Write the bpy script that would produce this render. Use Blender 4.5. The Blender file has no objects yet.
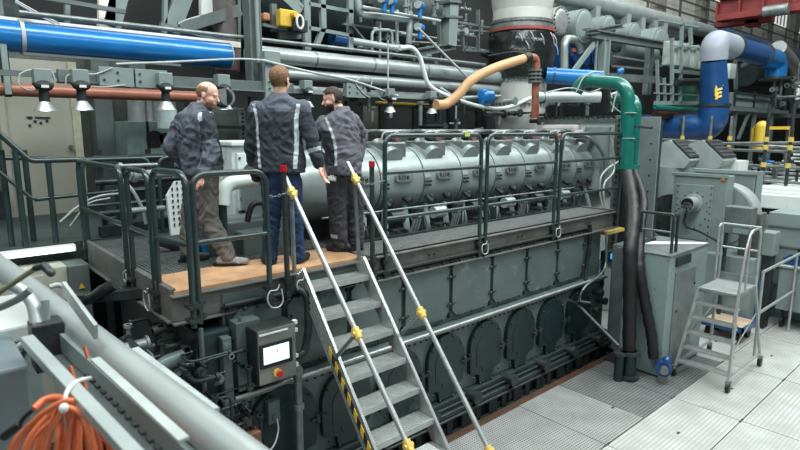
import bpy, math, random
from mathutils import Vector, Matrix, noise
random.seed(4)
S = bpy.context.scene
COL = S.collection

# ------------------------------------------------------------------ camera
F = 563.0; CAM = Vector((0, 0, 3.35))
_vx = Vector((645, 95, -F)).normalized()
_vy = Vector((-505, 95, -F)).normalized()
_vz = _vx.cross(_vy).normalized(); _vy = _vz.cross(_vx).normalized()
ROT = Matrix((_vx, _vy, _vz))
cd = bpy.data.cameras.new('camera'); cam = bpy.data.objects.new('camera', cd); COL.objects.link(cam)
cam.matrix_world = Matrix.Translation(CAM) @ ROT.to_4x4()
cd.sensor_width = 36; cd.lens = F * 36 / 800; cd.clip_start = 0.05; cd.clip_end = 300
cd.dof.use_dof = True; cd.dof.focus_distance = 5.6; cd.dof.aperture_fstop = 3.4
S.camera = cam
# ------------------------------------------------------------------ light
S.view_settings.view_transform = 'Standard'; S.view_settings.look = 'None'
S.view_settings.exposure = 0.0; S.view_settings.gamma = 1.0
W = bpy.data.worlds.new('hall_air'); S.world = W; W.use_nodes = True
W.node_tree.nodes['Background'].inputs[0].default_value = (0.80, 0.95, 1.0, 1)
W.node_tree.nodes['Background'].inputs[1].default_value = 0.12
def area(name, loc, sx, sy, power, col=(0.93, 1.0, 0.99), tgt=None):
    l = bpy.data.lights.new(name, 'AREA'); l.shape = 'RECTANGLE'; l.size = sx; l.size_y = sy
    l.energy = power; l.color = col
    o = bpy.data.objects.new(name, l); COL.objects.link(o); o.location = loc
    if tgt is not None: o.rotation_euler = (Vector(tgt) - Vector(loc)).to_track_quat('-Z', 'Y').to_euler()
    return o
area('hall_skylight_and_fill', (5, 0.5, 13), 26, 2.2, 3700, tgt=(6.5, 4.2, 0))
area('hall_skylight_and_fill', (1, -7.0, 10), 16, 2.0, 520, tgt=(5, 4.5, 1.5))  # added fill light behind the camera, brightens engine face and jackets
area('hall_skylight_and_fill', (12, 9.0, 14), 30, 2.5, 2100, tgt=(11, 6.5, 0))
area('hall_skylight_and_fill', (15, 1.5, 12), 12, 4.0, 700, tgt=(15, 3, 0))

def at(px, py, x=None, y=None, z=None):
    d = ROT @ Vector((px - 400, 225 - py, -F))
    k, v = (0, x) if x is not None else (1, y) if y is not None else (2, z)
    return CAM + d * ((v - CAM[k]) / d[k])

# ------------------------------------------------------------------ materials
MATS = {}
def mat(name, col, rough=0.5, metal=0.0, var=0.25, scale=6.0, bump=0.0, bscale=60.0, emit=0, dirt=None, coat=0.0):
    if name in MATS: return MATS[name]
    m = bpy.data.materials.new(name); m.use_nodes = True; nt = m.node_tree; b = nt.nodes['Principled BSDF']
    b.inputs['Roughness'].default_value = rough; b.inputs['Metallic'].default_value = metal
    tc = nt.nodes.new('ShaderNodeTexCoord')
    n = nt.nodes.new('ShaderNodeTexNoise'); n.inputs['Scale'].default_value = scale; n.inputs['Detail'].default_value = 6
    nt.links.new(tc.outputs['Object'], n.inputs['Vector'])
    r = nt.nodes.new('ShaderNodeValToRGB'); r.color_ramp.elements[0].position = 0.32; r.color_ramp.elements[1].position = 0.68
    c = Vector(col)
    r.color_ramp.elements[0].color = (*(c * (1 - var)), 1); r.color_ramp.elements[1].color = (*(c * (1 + var * 0.6)), 1)
    nt.links.new(n.outputs['Fac'], r.inputs['Fac'])
    out = r.outputs['Color']
    if dirt:
        n2 = nt.nodes.new('ShaderNodeTexNoise'); n2.inputs['Scale'].default_value = dirt[1]; n2.inputs['Detail'].default_value = 8
        n2.inputs['Roughness'].default_value = 0.7
        nt.links.new(tc.outputs['Object'], n2.inputs['Vector'])
        r2 = nt.nodes.new('ShaderNodeValToRGB'); r2.color_ramp.elements[0].position = dirt[2]; r2.color_ramp.elements[1].position = dirt[2] + 0.08
        mx = nt.nodes.new('ShaderNodeMixRGB'); mx.inputs[2].default_value = (*dirt[0], 1)
        nt.links.new(n2.outputs['Fac'], r2.inputs['Fac']); nt.links.new(r2.outputs['Color'], mx.inputs[0])
        nt.links.new(out, mx.inputs[1]); out = mx.outputs[0]
    nt.links.new(out, b.inputs['Base Color'])
    if bump:
        n3 = nt.nodes.new('ShaderNodeTexNoise'); n3.inputs['Scale'].default_value = bscale; n3.inputs['Detail'].default_value = 4
        nt.links.new(tc.outputs['Object'], n3.inputs['Vector'])
        bp = nt.nodes.new('ShaderNodeBump'); bp.inputs['Strength'].default_value = bump; bp.inputs['Distance'].default_value = 0.01
        nt.links.new(n3.outputs['Fac'], bp.inputs['Height']); nt.links.new(bp.outputs['Normal'], b.inputs['Normal'])
    if emit:
        b.inputs['Emission Color'].default_value = (*col, 1); b.inputs['Emission Strength'].default_value = emit
    if coat: b.inputs['Coat Weight'].default_value = coat
    MATS[name] = m; return m
def stripes(name, colA, colB, axis, scale, rough=0.5, metal=0.0, duty=0.5, bump=0.3, axis2=None, scale2=0):
    m = mat(name, colA, rough, metal, 0.2, 3)
    nt = m.node_tree; b = nt.nodes['Principled BSDF']
    src = b.inputs['Base Color'].links[0].from_socket
    tc = nt.nodes.new('ShaderNodeTexCoord'); sp = nt.nodes.new('ShaderNodeSeparateXYZ'); nt.links.new(tc.outputs['Object'], sp.inputs[0])
    def wave(ax, sc):
        mu = nt.nodes.new('ShaderNodeMath'); mu.operation = 'MULTIPLY'; mu.inputs[1].default_value = sc; nt.links.new(sp.outputs[ax], mu.inputs[0])
        fr = nt.nodes.new('ShaderNodeMath'); fr.operation = 'FRACT'; nt.links.new(mu.outputs[0], fr.inputs[0])
        gt = nt.nodes.new('ShaderNodeMath'); gt.operation = 'GREATER_THAN'; gt.inputs[1].default_value = duty; nt.links.new(fr.outputs[0], gt.inputs[0])
        return gt.outputs[0]
    w = wave(axis, scale)
    if axis2 is not None:
        w2 = wave(axis2, scale2); mm = nt.nodes.new('ShaderNodeMath'); mm.operation = 'MULTIPLY'; nt.links.new(w, mm.inputs[0]); nt.links.new(w2, mm.inputs[1]); w = mm.outputs[0]
    mx = nt.nodes.new('ShaderNodeMixRGB'); mx.inputs[2].default_value = (*colB, 1)
    nt.links.new(w, mx.inputs[0]); nt.links.new(src, mx.inputs[1]); nt.links.new(mx.outputs[0], b.inputs['Base Color'])
    return m
M = dict(
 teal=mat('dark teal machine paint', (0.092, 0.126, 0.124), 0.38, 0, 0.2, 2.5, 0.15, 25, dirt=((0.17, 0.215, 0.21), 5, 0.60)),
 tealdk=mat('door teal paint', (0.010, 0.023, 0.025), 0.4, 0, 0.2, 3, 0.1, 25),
 grey=mat('light grey green enamel', (0.205, 0.255, 0.248), 0.42, 0, 0.12, 3, 0.05, 40, dirt=((0.2, 0.22, 0.21), 7, 0.66)),
 manif=mat('silver green cast paint', (0.25, 0.30, 0.295), 0.3, 0.25, 0.12, 4, 0.08, 40),
 silver=mat('galvanised sheet', (0.38, 0.43, 0.42), 0.36, 0.35, 0.15, 3, 0.08, 20),
 steel=mat('worn steel', (0.23, 0.255, 0.25), 0.4, 0.6, 0.3, 8, 0.15, 60),
 alu=mat('brushed aluminium', (0.44, 0.46, 0.45), 0.36, 0.6, 0.15, 10, 0.1, 80),
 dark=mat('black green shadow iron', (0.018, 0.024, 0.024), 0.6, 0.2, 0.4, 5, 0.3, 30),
 iron=mat('dark iron fittings', (0.040, 0.050, 0.049), 0.42, 0.4, 0.4, 9, 0.3, 50),
 rail=mat('dark green railing paint', (0.024, 0.044, 0.043), 0.3, 0.1, 0.2, 6, 0.05, 50, coat=0.3),
 beam=mat('brown grey channel steel', (0.135, 0.135, 0.125), 0.55, 0.2, 0.3, 4, 0.25, 30, dirt=((0.05, 0.05, 0.045), 5, 0.6)),
 struct=mat('green grey structural paint', (0.115, 0.142, 0.138), 0.5, 0.1, 0.2, 4, 0.1, 30),
 blue=mat('blue pipe enamel', (0.005, 0.155, 0.44), 0.28, 0.1, 0.12, 2, coat=0.3),
 dblue=mat('deep blue duct enamel', (0.012, 0.068, 0.21), 0.3, 0.1, 0.12, 2, coat=0.3),
 copper=mat('brown red pipe paint', (0.34, 0.13, 0.085), 0.4, 0.1, 0.15, 4),
 green=mat('green pipe enamel', (0.004, 0.135, 0.105), 0.3, 0, 0.15, 4, coat=0.3),
 white=mat('off white plastic', (0.66, 0.69, 0.67), 0.45, 0, 0.06, 3),
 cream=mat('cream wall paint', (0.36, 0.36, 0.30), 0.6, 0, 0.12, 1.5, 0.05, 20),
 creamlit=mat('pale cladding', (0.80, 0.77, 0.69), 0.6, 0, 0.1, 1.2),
 black=mat('black rubber', (0.005, 0.006, 0.006), 0.5, 0, 0.3, 12, 1.0, 14),
 foil=mat('black insulation foil', (0.012, 0.015, 0.015), 0.22, 0, 0.3, 9, 1.0, 14),
 yellow=mat('yellow paint', (0.68, 0.45, 0.05), 0.45, 0, 0.2, 20),
 gold=mat('yellow clamp casting', (0.72, 0.52, 0.13), 0.35, 0.2, 0.2, 20),
 red=mat('red cap plastic', (0.45, 0.01, 0.02), 0.35),
 crane=mat('red crane paint', (0.20, 0.022, 0.02), 0.5, 0, 0.2, 2),
 wood=mat('orange plywood', (0.50, 0.29, 0.155), 0.6, 0, 0.25, 5, 0.1, 60, dirt=((0.22, 0.13, 0.08), 3, 0.62)),
 hose=mat('tan hose', (0.54, 0.31, 0.155), 0.4, 0, 0.12, 6),
 orange=mat('orange cable sheath', (0.66, 0.16, 0.06), 0.4, 0, 0.15, 8),
 cable=mat('light grey cable', (0.42, 0.45, 0.44), 0.5, 0, 0.15, 8),
 brown=mat('rust brown pit edge', (0.065, 0.028, 0.014), 0.7, 0, 0.4, 3, 0.3, 20),
 screen=mat('lit screen', (0.62, 0.88, 0.98), 0.3, 0, 0, 1, emit=1.0),
 tube=mat('fluorescent tube', (0.9, 1.0, 0.97), 0.3, 0, 0, 1, emit=3.0),
 lamp=mat('lamp glass', (0.85, 0.95, 1.0), 0.3, 0, 0, 1, emit=1.6),
 led=mat('blue display', (0.05, 0.35, 0.85), 0.3, 0, 0, 1, emit=1.2),
 jacket=mat('blue grey work jacket cloth', (0.095, 0.108, 0.138), 0.85, 0, 0.22, 9, 0.5, 28),
 jackdk=mat('dark navy jacket panel cloth', (0.028, 0.037, 0.048), 0.85, 0, 0.25, 9, 0.5, 28),
 jackbr=mat('grey mauve work jacket cloth', (0.125, 0.123, 0.148), 0.85, 0, 0.22, 9, 0.5, 28),
 refl=mat('silver reflective tape', (0.50, 0.55, 0.58), 0.5, 0, 0.1, 20),
 jeans=mat('blue denim', (0.012, 0.036, 0.10), 0.9, 0, 0.35, 10, 0.5, 60),
 khaki=mat('grey brown trouser cloth', (0.15, 0.145, 0.135), 0.9, 0, 0.3, 10, 0.5, 40),
 char=mat('charcoal trouser cloth', (0.052, 0.052, 0.062), 0.9, 0, 0.3, 10, 0.5, 40),
 skin=mat('skin', (0.78, 0.44, 0.35), 0.5, 0, 0.08, 20),
 hairb=mat('light brown hair', (0.22, 0.115, 0.06), 0.7, 0, 0.35, 60, 0.6, 120),
 haird=mat('dark brown hair', (0.045, 0.025, 0.018), 0.7, 0, 0.35, 60, 0.6, 120),
 hairs=mat('cropped reddish hair', (0.27, 0.15, 0.10), 0.7, 0, 0.3, 60, 0.4, 120),
 shoe=mat('black work shoe leather', (0.022, 0.025, 0.028), 0.5, 0, 0.2, 15),
 shoeg=mat('grey suede shoe', (0.30, 0.30, 0.29), 0.8, 0, 0.2, 15),
 plate=mat('floor plate', (0.42, 0.42, 0.40), 0.55, 0.1, 0.14, 1.6, 0.1, 60, dirt=((0.36, 0.36, 0.33), 3.0, 0.6)),
)
# ------------------------------------------------------------------ mesh builder
KEEP = {'holes', 'deck_grating', 'walkway_grating', 'raised_lettering', 'hazard_tape', 'window_frame', 'post_row', 'door_notice', 'toothing', 'cover_gap', 'crankcase', 'bed_frame', 'white_cover', 'label_plate', 'guard', 'screen_cursor'}
def frame(d):
    d = Vector(d).normalized(); u = Vector((0, 0, 1)) if abs(d.z) < 0.95 else Vector((1, 0, 0))
    a = d.cross(u).normalized(); return a, a.cross(d).normalized(), d
class MB:
    def __init__(s): s.v = []; s.f = []; s.sm = []; s.mi = []; s.cur = 0; s.cuts = []
    def add(s, vs, fs, smooth=False):
        b = len(s.v); s.v += [Vector(p) for p in vs]; s.cuts.append(len(s.f))
        for f in fs: s.f.append([b + i for i in f]); s.sm.append(smooth); s.mi.append(s.cur)
        return s
    def box(s, x0, x1, y0, y1, z0, z1):
        p = [(x, y, z) for z in (z0, z1) for y in (y0, y1) for x in (x0, x1)]
        return s.add(p, [(0, 2, 3, 1), (4, 5, 7, 6), (0, 1, 5, 4), (2, 6, 7, 3), (0, 4, 6, 2), (1, 3, 7, 5)])
    def bar(s, p0, p1, w, h, up=(0, 0, 1)):
        p0, p1 = Vector(p0), Vector(p1); d = (p1 - p0).normalized(); u = Vector(up)
        if abs(d.dot(u)) > 0.95: u = Vector((1, 0, 0))
        a = d.cross(u).normalized() * w / 2; b = a.cross(d).normalized() * h / 2
        p = [q + i * a + j * b for q in (p0, p1) for i, j in ((-1, -1), (1, -1), (1, 1), (-1, 1))]
        return s.add(p, [(3, 2, 1, 0), (4, 5, 6, 7), (0, 1, 5, 4), (1, 2, 6, 5), (2, 3, 7, 6), (3, 0, 4, 7)])
    def ibeam(s, p0, p1, w, h, t=0.02, up=(0, 0, 1)):
        p0, p1 = Vector(p0), Vector(p1); d = (p1 - p0).normalized(); u = Vector(up)
        if abs(d.dot(u)) > 0.95: u = Vector((0, 1, 0))
        a = d.cross(u).normalized(); b = a.cross(d).normalized()
        o = b * (h / 2 - t / 2)
        s.bar(p0 + o, p1 + o, w, t, b); s.bar(p0 - o, p1 - o, w, t, b); s.bar(p0, p1, t, h - 2 * t, b); return s
    def cyl(s, p0, p1, r, r2=None, n=16, caps=True):
        p0, p1 = Vector(p0), Vector(p1); a, b, d = frame(p1 - p0); r2 = r if r2 is None else r2
        vs = [q + (a * math.cos(2 * math.pi * i / n) + b * math.sin(2 * math.pi * i / n)) * k for q, k in ((p0, r), (p1, r2)) for i in range(n)]
        s.add(vs, [(i, i + n, (i + 1) % n + n, (i + 1) % n) for i in range(n)], True)
        if caps: s.add(vs, [list(range(n)), list(range(2 * n - 1, n - 1, -1))])
        return s
    def ring(s, c, d, r, w=0.02, t=0.02, n=24):
        d = Vector(d).normalized(); c = Vector(c); return s.cyl(c - d * w / 2, c + d * w / 2, r + t, n=n)
    def bolts(s, c, d, R, k, r=0.012, h=0.02):
        a, b, dd = frame(d); c = Vector(c)
        for i in range(k):
            q = c + (a * math.cos(2 * math.pi * i / k) + b * math.sin(2 * math.pi * i / k)) * R
            s.cyl(q, q + dd * h, r, n=6)
        return s
    def sweep(s, pts, r, n=10, caps=True):
        pts = [Vector(p) for p in pts]; m = len(pts); rs = r if isinstance(r, (list, tuple)) else [r] * m
        d0 = (pts[1] - pts[0]).normalized(); a, b, _ = frame(d0); vs = []
        for i in range(m):
            d = ((pts[min(i + 1, m - 1)] - pts[i]).normalized() + (pts[i] - pts[max(i - 1, 0)]).normalized())
            d = d.normalized() if d.length > 1e-6 else d0
            a = (a - d * a.dot(d)).normalized(); b = d.cross(a)
            vs += [pts[i] + (a * math.cos(2 * math.pi * k / n) + b * math.sin(2 * math.pi * k / n)) * rs[i] for k in range(n)]
        fs = [(i * n + k, i * n + (k + 1) % n, (i + 1) * n + (k + 1) % n, (i + 1) * n + k) for i in range(m - 1) for k in range(n)]
        s.add(vs, fs, True)
        if caps: s.add(vs, [list(range(n - 1, -1, -1)), list(range((m - 1) * n, m * n))])
        return s
    def tube(s, pts, r, bend=0.1, n=10, k=6, caps=True):
        return s.sweep(fillet(pts, bend, k), r, n, caps)
    def curve(s, pts, r, n=8, k=8):
        return s.sweep(smoothpts(pts, k), r, n)
    def ell(s, c, r, n=16, m=10, R=None):
        c = Vector(c); r = Vector(r) if not isinstance(r, (int, float)) else Vector((r, r, r)); vs = []
        for j in range(1, m):
            t = math.pi * j / m
            for i in range(n):
                q = Vector((r.x * math.sin(t) * math.cos(2 * math.pi * i / n), r.y * math.sin(t) * math.sin(2 * math.pi * i / n), r.z * math.cos(t)))
                vs.append(c + (R @ q if R else q))
        tp, bt = Vector((0, 0, r.z)), Vector((0, 0, -r.z))
        vs += [c + (R @ tp if R else tp), c + (R @ bt if R else bt)]; T = len(vs) - 2; B = T + 1
        fs = [(j * n + i, (j + 1) * n + i, (j + 1) * n + (i + 1) % n, j * n + (i + 1) % n) for j in range(m - 2) for i in range(n)]
        fs += [(T, i, (i + 1) % n) for i in range(n)] + [(B, (m - 2) * n + (i + 1) % n, (m - 2) * n + i) for i in range(n)]
        return s.add(vs, fs, True)
    def prism(s, poly, ext, smooth=False):
        p = [Vector(q) for q in poly]; e = Vector(ext); n = len(p)
        nrm = sum(((p[i] - p[0]).cross(p[(i + 1) % n] - p[0]) for i in range(1, n - 1)), Vector())
        if nrm.dot(e) > 0: p.reverse()
        vs = p + [q + e for q in p]
        s.add(vs, [list(range(n)), list(range(2 * n - 1, n - 1, -1))])
        return s.add(vs, [(i, n + i, n + (i + 1) % n, (i + 1) % n) for i in range(n)], smooth)
    def capsule(s, p0, p1, r0, r1, n=12):
        s.cyl(p0, p1, r0, r1, n); s.ell(p0, r0, n, 8); s.ell(p1, r1, n, 8); return s
    def mesh(s, name, origin=Vector()):
        me = bpy.data.meshes.new(name); me.from_pydata([p - origin for p in s.v], [], s.f)
        me.polygons.foreach_set('use_smooth', s.sm); me.polygons.foreach_set('material_index', s.mi); me.update(); return me
    def pieces(s):
        # connected groups of primitives by touching boxes
        G = []
        for f0, f1 in s.prims():
            vs = {i for f in s.f[f0:f1] for i in f}; P = [s.v[i] for i in vs]
            G.append(([min(p[k] for p in P) - 0.002 for k in range(3)], [max(p[k] for p in P) + 0.002 for k in range(3)], list(range(f0, f1))))
        out = []
        for g in G:
            hit = [o for o in out if any(all(g[0][k] <= b[1][k] and b[0][k] <= g[1][k] for k in range(3)) for b in o)]
            for h in hit: out.remove(h)
            out.append([g] + [b for h in hit for b in h])
        return [[i for b in o for i in b[2]] for o in out]
    def prims(s): return [(a, b) for a, b in zip(s.cuts, s.cuts[1:] + [len(s.f)]) if b > a]
    def build(s, name, material, parent=None, bevel=0.0):
        if parent is not None and name not in KEEP:
            ps = s.pieces()
            if 1 < len(ps) <= 100:
                r_ = None
                for fi in ps:
                    m_ = MB(); mp = {}
                    for i in fi:
                        for k in s.f[i]:
                            if k not in mp: mp[k] = len(m_.v); m_.v.append(s.v[k])
                        m_.f.append([mp[k] for k in s.f[i]]); m_.sm.append(s.sm[i]); m_.mi.append(s.mi[i])
                    m_.cuts = [0]; r_ = m_.build(name, material, parent, bevel)
                return r_
        o0 = parent['_o'] if parent is not None else None
        if o0 is None:
            n = len(s.v); xs = [p.x for p in s.v]; ys = [p.y for p in s.v]; zs = [p.z for p in s.v]
            o0 = ((min(xs) + max(xs)) / 2, (min(ys) + max(ys)) / 2, min(zs))
            loc = Vector(o0)
        else: loc = Vector((0, 0, 0))
        me = s.mesh(name, Vector(o0))
        for mm in (material if isinstance(material, (list, tuple)) else [material]): me.materials.append((M.get(mm) or MATS[mm]) if isinstance(mm, str) else mm)
        o = bpy.data.objects.new(name, me); COL.objects.link(o); o.location = loc; o['_o'] = list(o0)
        if parent is not None: o.parent = parent
        if bevel:
            b = o.modifiers.new('bevel', 'BEVEL'); b.width = bevel; b.segments = 2; b.limit_method = 'ANGLE'; b.harden_normals = False
        return o
def fillet(pts, bend, k=6):
    pts = [Vector(p) for p in pts]; out = [pts[0]]
    for i in range(1, len(pts) - 1):
        p, a, b = pts[i], pts[i - 1] - pts[i], pts[i + 1] - pts[i]
        c = min(bend, a.length * 0.49, b.length * 0.49); a, b = p + a.normalized() * c, p + b.normalized() * c
        # circular-like arc as a rational quadratic
        w = math.cos(((p - a).angle(b - p)) / 2) if (p - a).length > 1e-6 else 1
        for j in range(k + 1):
            t = j / k; q0, q1, q2 = (1 - t) ** 2, 2 * t * (1 - t) * w, t * t
            out.append((a * q0 + p * q1 + b * q2) / (q0 + q1 + q2))
    out.append(pts[-1]); return out
def smoothpts(pts, k=8):
    P = [Vector(p) for p in pts]; P = [P[0] * 2 - P[1]] + P + [P[-1] * 2 - P[-2]]; out = []
    for i in range(1, len(P) - 2):
        for j in range(k):
            t = j / k
            out.append(0.5 * ((2 * P[i]) + (P[i + 1] - P[i - 1]) * t + (2 * P[i - 1] - 5 * P[i] + 4 * P[i + 1] - P[i + 2]) * t * t + (3 * P[i] - P[i - 1] - 3 * P[i + 1] + P[i + 2]) * t ** 3))
    out.append(P[-2]); return out
def tag(o, label, cat, group=None, kind=None):
    o['label'] = label; o['category'] = cat
    if group: o['group'] = group
    if kind: o['kind'] = kind
    return o
def thing(name, label, cat, loc, group=None):
    o = bpy.data.objects.new(name, None); COL.objects.link(o); o.location = loc; o['_o'] = list(loc); o.empty_display_size = 0.2
    return tag(o, label, cat, group)
def struct(o): o['kind'] = 'structure'; return o
def copy_tree(o, delta=None, label=None, parent=None):
    c = o.copy(); COL.objects.link(c)
    if parent is not None: c.parent = parent
    if delta is not None: c.location = o.location + Vector(delta); c['_o'] = list(Vector(o['_o']) + Vector(delta))
    if label: c['label'] = label
    for ch in [x for x in list(COL.objects) if x.parent == o]: copy_tree(ch, parent=c)
    return c
# ================================================================== STRUCTURE
struct(MB().box(-12, 60, -14, 13, -0.9, -0.7).build('floor', mat('pit concrete', (0.03, 0.033, 0.03), 0.8)))
# perforated floor plates lying on the pit frame, built as one paved floor
perf = stripes('perforated floor plate', (0.42, 0.425, 0.405), (0.22, 0.23, 0.22), 1, 26, 0.5, 0.1, 0.62, axis2=0, scale2=26)
rib = stripes('ribbed floor plate', (0.43, 0.43, 0.41), (0.31, 0.315, 0.30), 1, 22, 0.55, 0.1, 0.7)
grat = stripes('dark floor grating', (0.26, 0.27, 0.265), (0.03, 0.03, 0.03), 1, 24, 0.45, 0.4, 0.5, axis2=0, scale2=28)
fl = MB(); fr = MB(); g = 0.006
ys = [3.87, 2.71, 1.93, 1.15, 0.37, -0.41, -1.2, -3, -6, -9]
xs = [-6, -4.5, -2.87, -1.22, 0.43, 2.08, 3.73, 5.38, 7.03, 8.68, 10.33, 11.98, 13.6, 15.3, 17, 19, 22, 26]
gm = MB(); pm = MB()
for j in range(len(ys) - 1):
    for i in range(len(xs) - 1):
        t = pm if j == 0 and xs[i] < 5.3 else (fl if (i + 2 * j) % 3 else fr)
        if j == 0 and xs[i] == 5.38:
            pm.box(5.38 + g, 6.25 - g, 2.71 + g, 3.87, -0.03, 0); gm.box(6.25 + g, 7.03 - g, 2.71 + g, 3.87, -0.03, 0); continue
        if j == 0 and xs[i] == 7.03: t = gm
        t.box(xs[i] + g, xs[i + 1] - g, ys[j + 1] + g, ys[j] - g, -0.03, 0)
for i in range(9, len(xs) - 1): fl.box(xs[i] + g, xs[i + 1] - g, 3.88, 12.5, -0.03, 0)
struct(fl.build('floor', perf)); struct(fr.build('floor', rib)); struct(gm.build('floor', grat)); struct(pm.build('floor', stripes('finely perforated shaded floor plate', (0.34, 0.345, 0.335), (0.09, 0.095, 0.09), 1, 30, 0.5, 0.2, 0.5, axis2=0, scale2=30)))  # plates by the pit: finer holes, with shade put into the darker grey
sb = MB()
for x in xs: sb.box(x - 0.03, x + 0.03, -9, 3.86, -0.12, -0.035)
for y in ys[1:]: sb.box(-6, 26, y - 0.03, y + 0.03, -0.12, -0.035)
sb.box(8.68, 26, 3.9, 12.5, -0.12, -0.035)
struct(sb.build('trim_floor', 'dark'))
pin = MB()
for x in xs[6:12]:
    for y in ys[1:6]:
        pin.box(x - 0.05, x - 0.02, y - 0.012, y + 0.012, 0, 0.004); pin.box(x + 0.02, x + 0.05, y - 0.012, y + 0.012, 0, 0.004)
        pin.box(x + 0.8, x + 0.85, y + 0.36, y + 0.385, 0, 0.004)
struct(pin.build('trim_plate_pins', 'dark'))
# pit edge
struct(MB().box(1.0, 8.0, 3.872, 4.02, -0.7, -0.04).build('trim_pit_edge', 'brown'))
struct(MB().box(-6, 1.0, 3.872, 7.0, -0.12, -0.02).build('floor', 'dark'))
# upper landing floor on the left behind the platform
struct(MB().box(-8, 2.95, 7.15, 10.2, 1.9, 2.1).build('floor', mat('landing floor', (0.035, 0.055, 0.052), 0.5)))
struct(MB().box(2.95, 12, 8.6, 10.2, 1.9, 2.1).build('floor', 'dark'))
# walls
struct(MB().box(-8, 60, 11.6, 11.9, -0.7, 7.9).build('wall_back', mat('shade black hall wall', (0.011, 0.014, 0.0135), 0.8, 0, 0.4, 0.7)))  # near-black colour stands in for the unlit void behind the pipework
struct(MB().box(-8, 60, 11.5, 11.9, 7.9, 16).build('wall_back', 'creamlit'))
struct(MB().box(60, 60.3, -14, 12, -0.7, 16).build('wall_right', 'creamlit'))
struct(MB().box(-8, 2.9, 9.9, 10.2, 2.1, 4.6).build('wall_left', mat('green grey cabin wall', (0.085, 0.095, 0.085), 0.6)))
# wall pilasters, windows and gallery rail high on the far right
wb = MB()
for x in (20, 24, 28.5, 33, 38, 43, 49): wb.box(x, x + 0.9, 11.2, 11.5, 7.8, 14)
struct(wb.build('trim_wall', mat('grey brown pilaster', (0.30, 0.29, 0.25), 0.7)))
for k, x in enumerate((17.2, 21.2, 25.2, 29.8, 34.4, 39.4, 44.6)):
    w = struct(MB().box(x, x + 2.6, 11.40, 11.5, 9.6, 12.6).build('window_%d' % (k + 1), mat('window pane glow', (0.75, 0.78, 0.74), 0.4, emit=0.8)))
    q = MB(); 
    for i in range(5): q.box(x + i * 0.64, x + i * 0.64 + 0.06, 11.34, 11.42, 9.6, 12.6)
    q.box(x, x + 2.62, 11.34, 11.42, 11.0, 11.1); q.build('window_frame', 'struct', w)
t = thing('gallery_railing', 'long dark handrail of the wall gallery high behind the red crane', 'railing', (18, 11.1, 8.3))
q = MB()
for z in (8.4, 8.9, 9.35): q.bar((14, 11.1, z), (59, 11.1, z), 0.06, 0.06)
q.build('rail', 'beam', t)
q = MB()
for i in range(16): q.bar((14 + i * 3, 11.1, 7.9), (14 + i * 3, 11.1, 9.35), 0.09, 0.06)
q.box(14, 59, 10.9, 11.2, 7.8, 7.92); q.build('post', 'beam', t)

# cabin door and wall at the left
D = MB().box(1.2, 2.03, 9.78, 9.9, 2.1, 4.35); struct(D.build('door_1', 'cream'))
dd = [o for o in COL.objects if o.name == 'door_1'][0]
n = MB(); n.box(1.45, 1.52, 9.76, 9.78, 3.52, 3.545); n.box(1.55, 1.74, 9.76, 9.78, 3.525, 3.54)
for x, z in ((1.46, 3.4), (1.53, 3.46), (1.6, 3.44), (1.68, 3.47)): n.box(x, x + 0.035, 9.765, 9.78, z, z + 0.03)
n.build('door_notice', 'iron', dd)
MB().cyl((1.97, 9.78, 3.1), (1.97, 9.70, 3.1), 0.03).build('door_handle', 'steel', dd)
struct(MB().box(2.03, 2.14, 9.74, 9.9, 2.1, 4.35).build('trim_door', mat('pale yellow post', (0.50, 0.49, 0.36), 0.6)))
struct(MB().box(1.12, 1.2, 9.74, 9.9, 2.1, 4.35).build('trim_door', 'cream'))
struct(MB().box(2.3, 2.55, 9.55, 9.9, 2.1, 4.6).build('trim_column', 'struct'))
struct(MB().box(2.85, 3.1, 9.62, 9.9, 2.1, 4.6).build('trim_column', 'struct'))
struct(MB().box(-4, 1.05, 9.6, 9.9, 2.1, 2.5).build('trim_wall', 'iron'))
# fluorescent light under the landing edge and the cabinets below
t = thing('strip_light', 'bright fluorescent strip light under the edge of the left landing', 'lamp', (0.6, 6.95, 1.98))
MB().box(-0.4, 1.37, 7.0, 7.12, 2.02, 2.09).build('housing', 'white', t)
MB().cyl((-0.35, 6.96, 2.07), (0.62, 6.96, 2.07), 0.024, n=10).build('tube', 'tube', t)
MB().cyl((0.66, 6.97, 2.05), (1.34, 6.97, 2.05), 0.018, n=10).build('tube', 'tube', t)
t = thing('electrical_cabinet', 'beige steel cabinet below the landing at far left', 'cabinet', (0.8, 6.95, -0.1))
MB().box(0.5, 1.22, 6.75, 7.1, -0.02, 1.92).build('body', 'cream', t, 0.01)
MB().box(0.56, 1.0, 6.73, 6.75, 0.3, 1.86).build('door', 'cream', t, 0.005)
MB().box(1.22, 1.42, 6.7, 7.1, -0.02, 1.92).build('side_box', 'struct', t, 0.01)
tag(MB().prism([(1.30, 6.69, 1.66), (1.36, 6.69, 1.66), (1.33, 6.69, 1.72)], (0, 0.008, 0)).build('warning_sign', 'yellow'), 'small yellow triangle sticker on the grey box beside the beige cabinet', 'sign')

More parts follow.
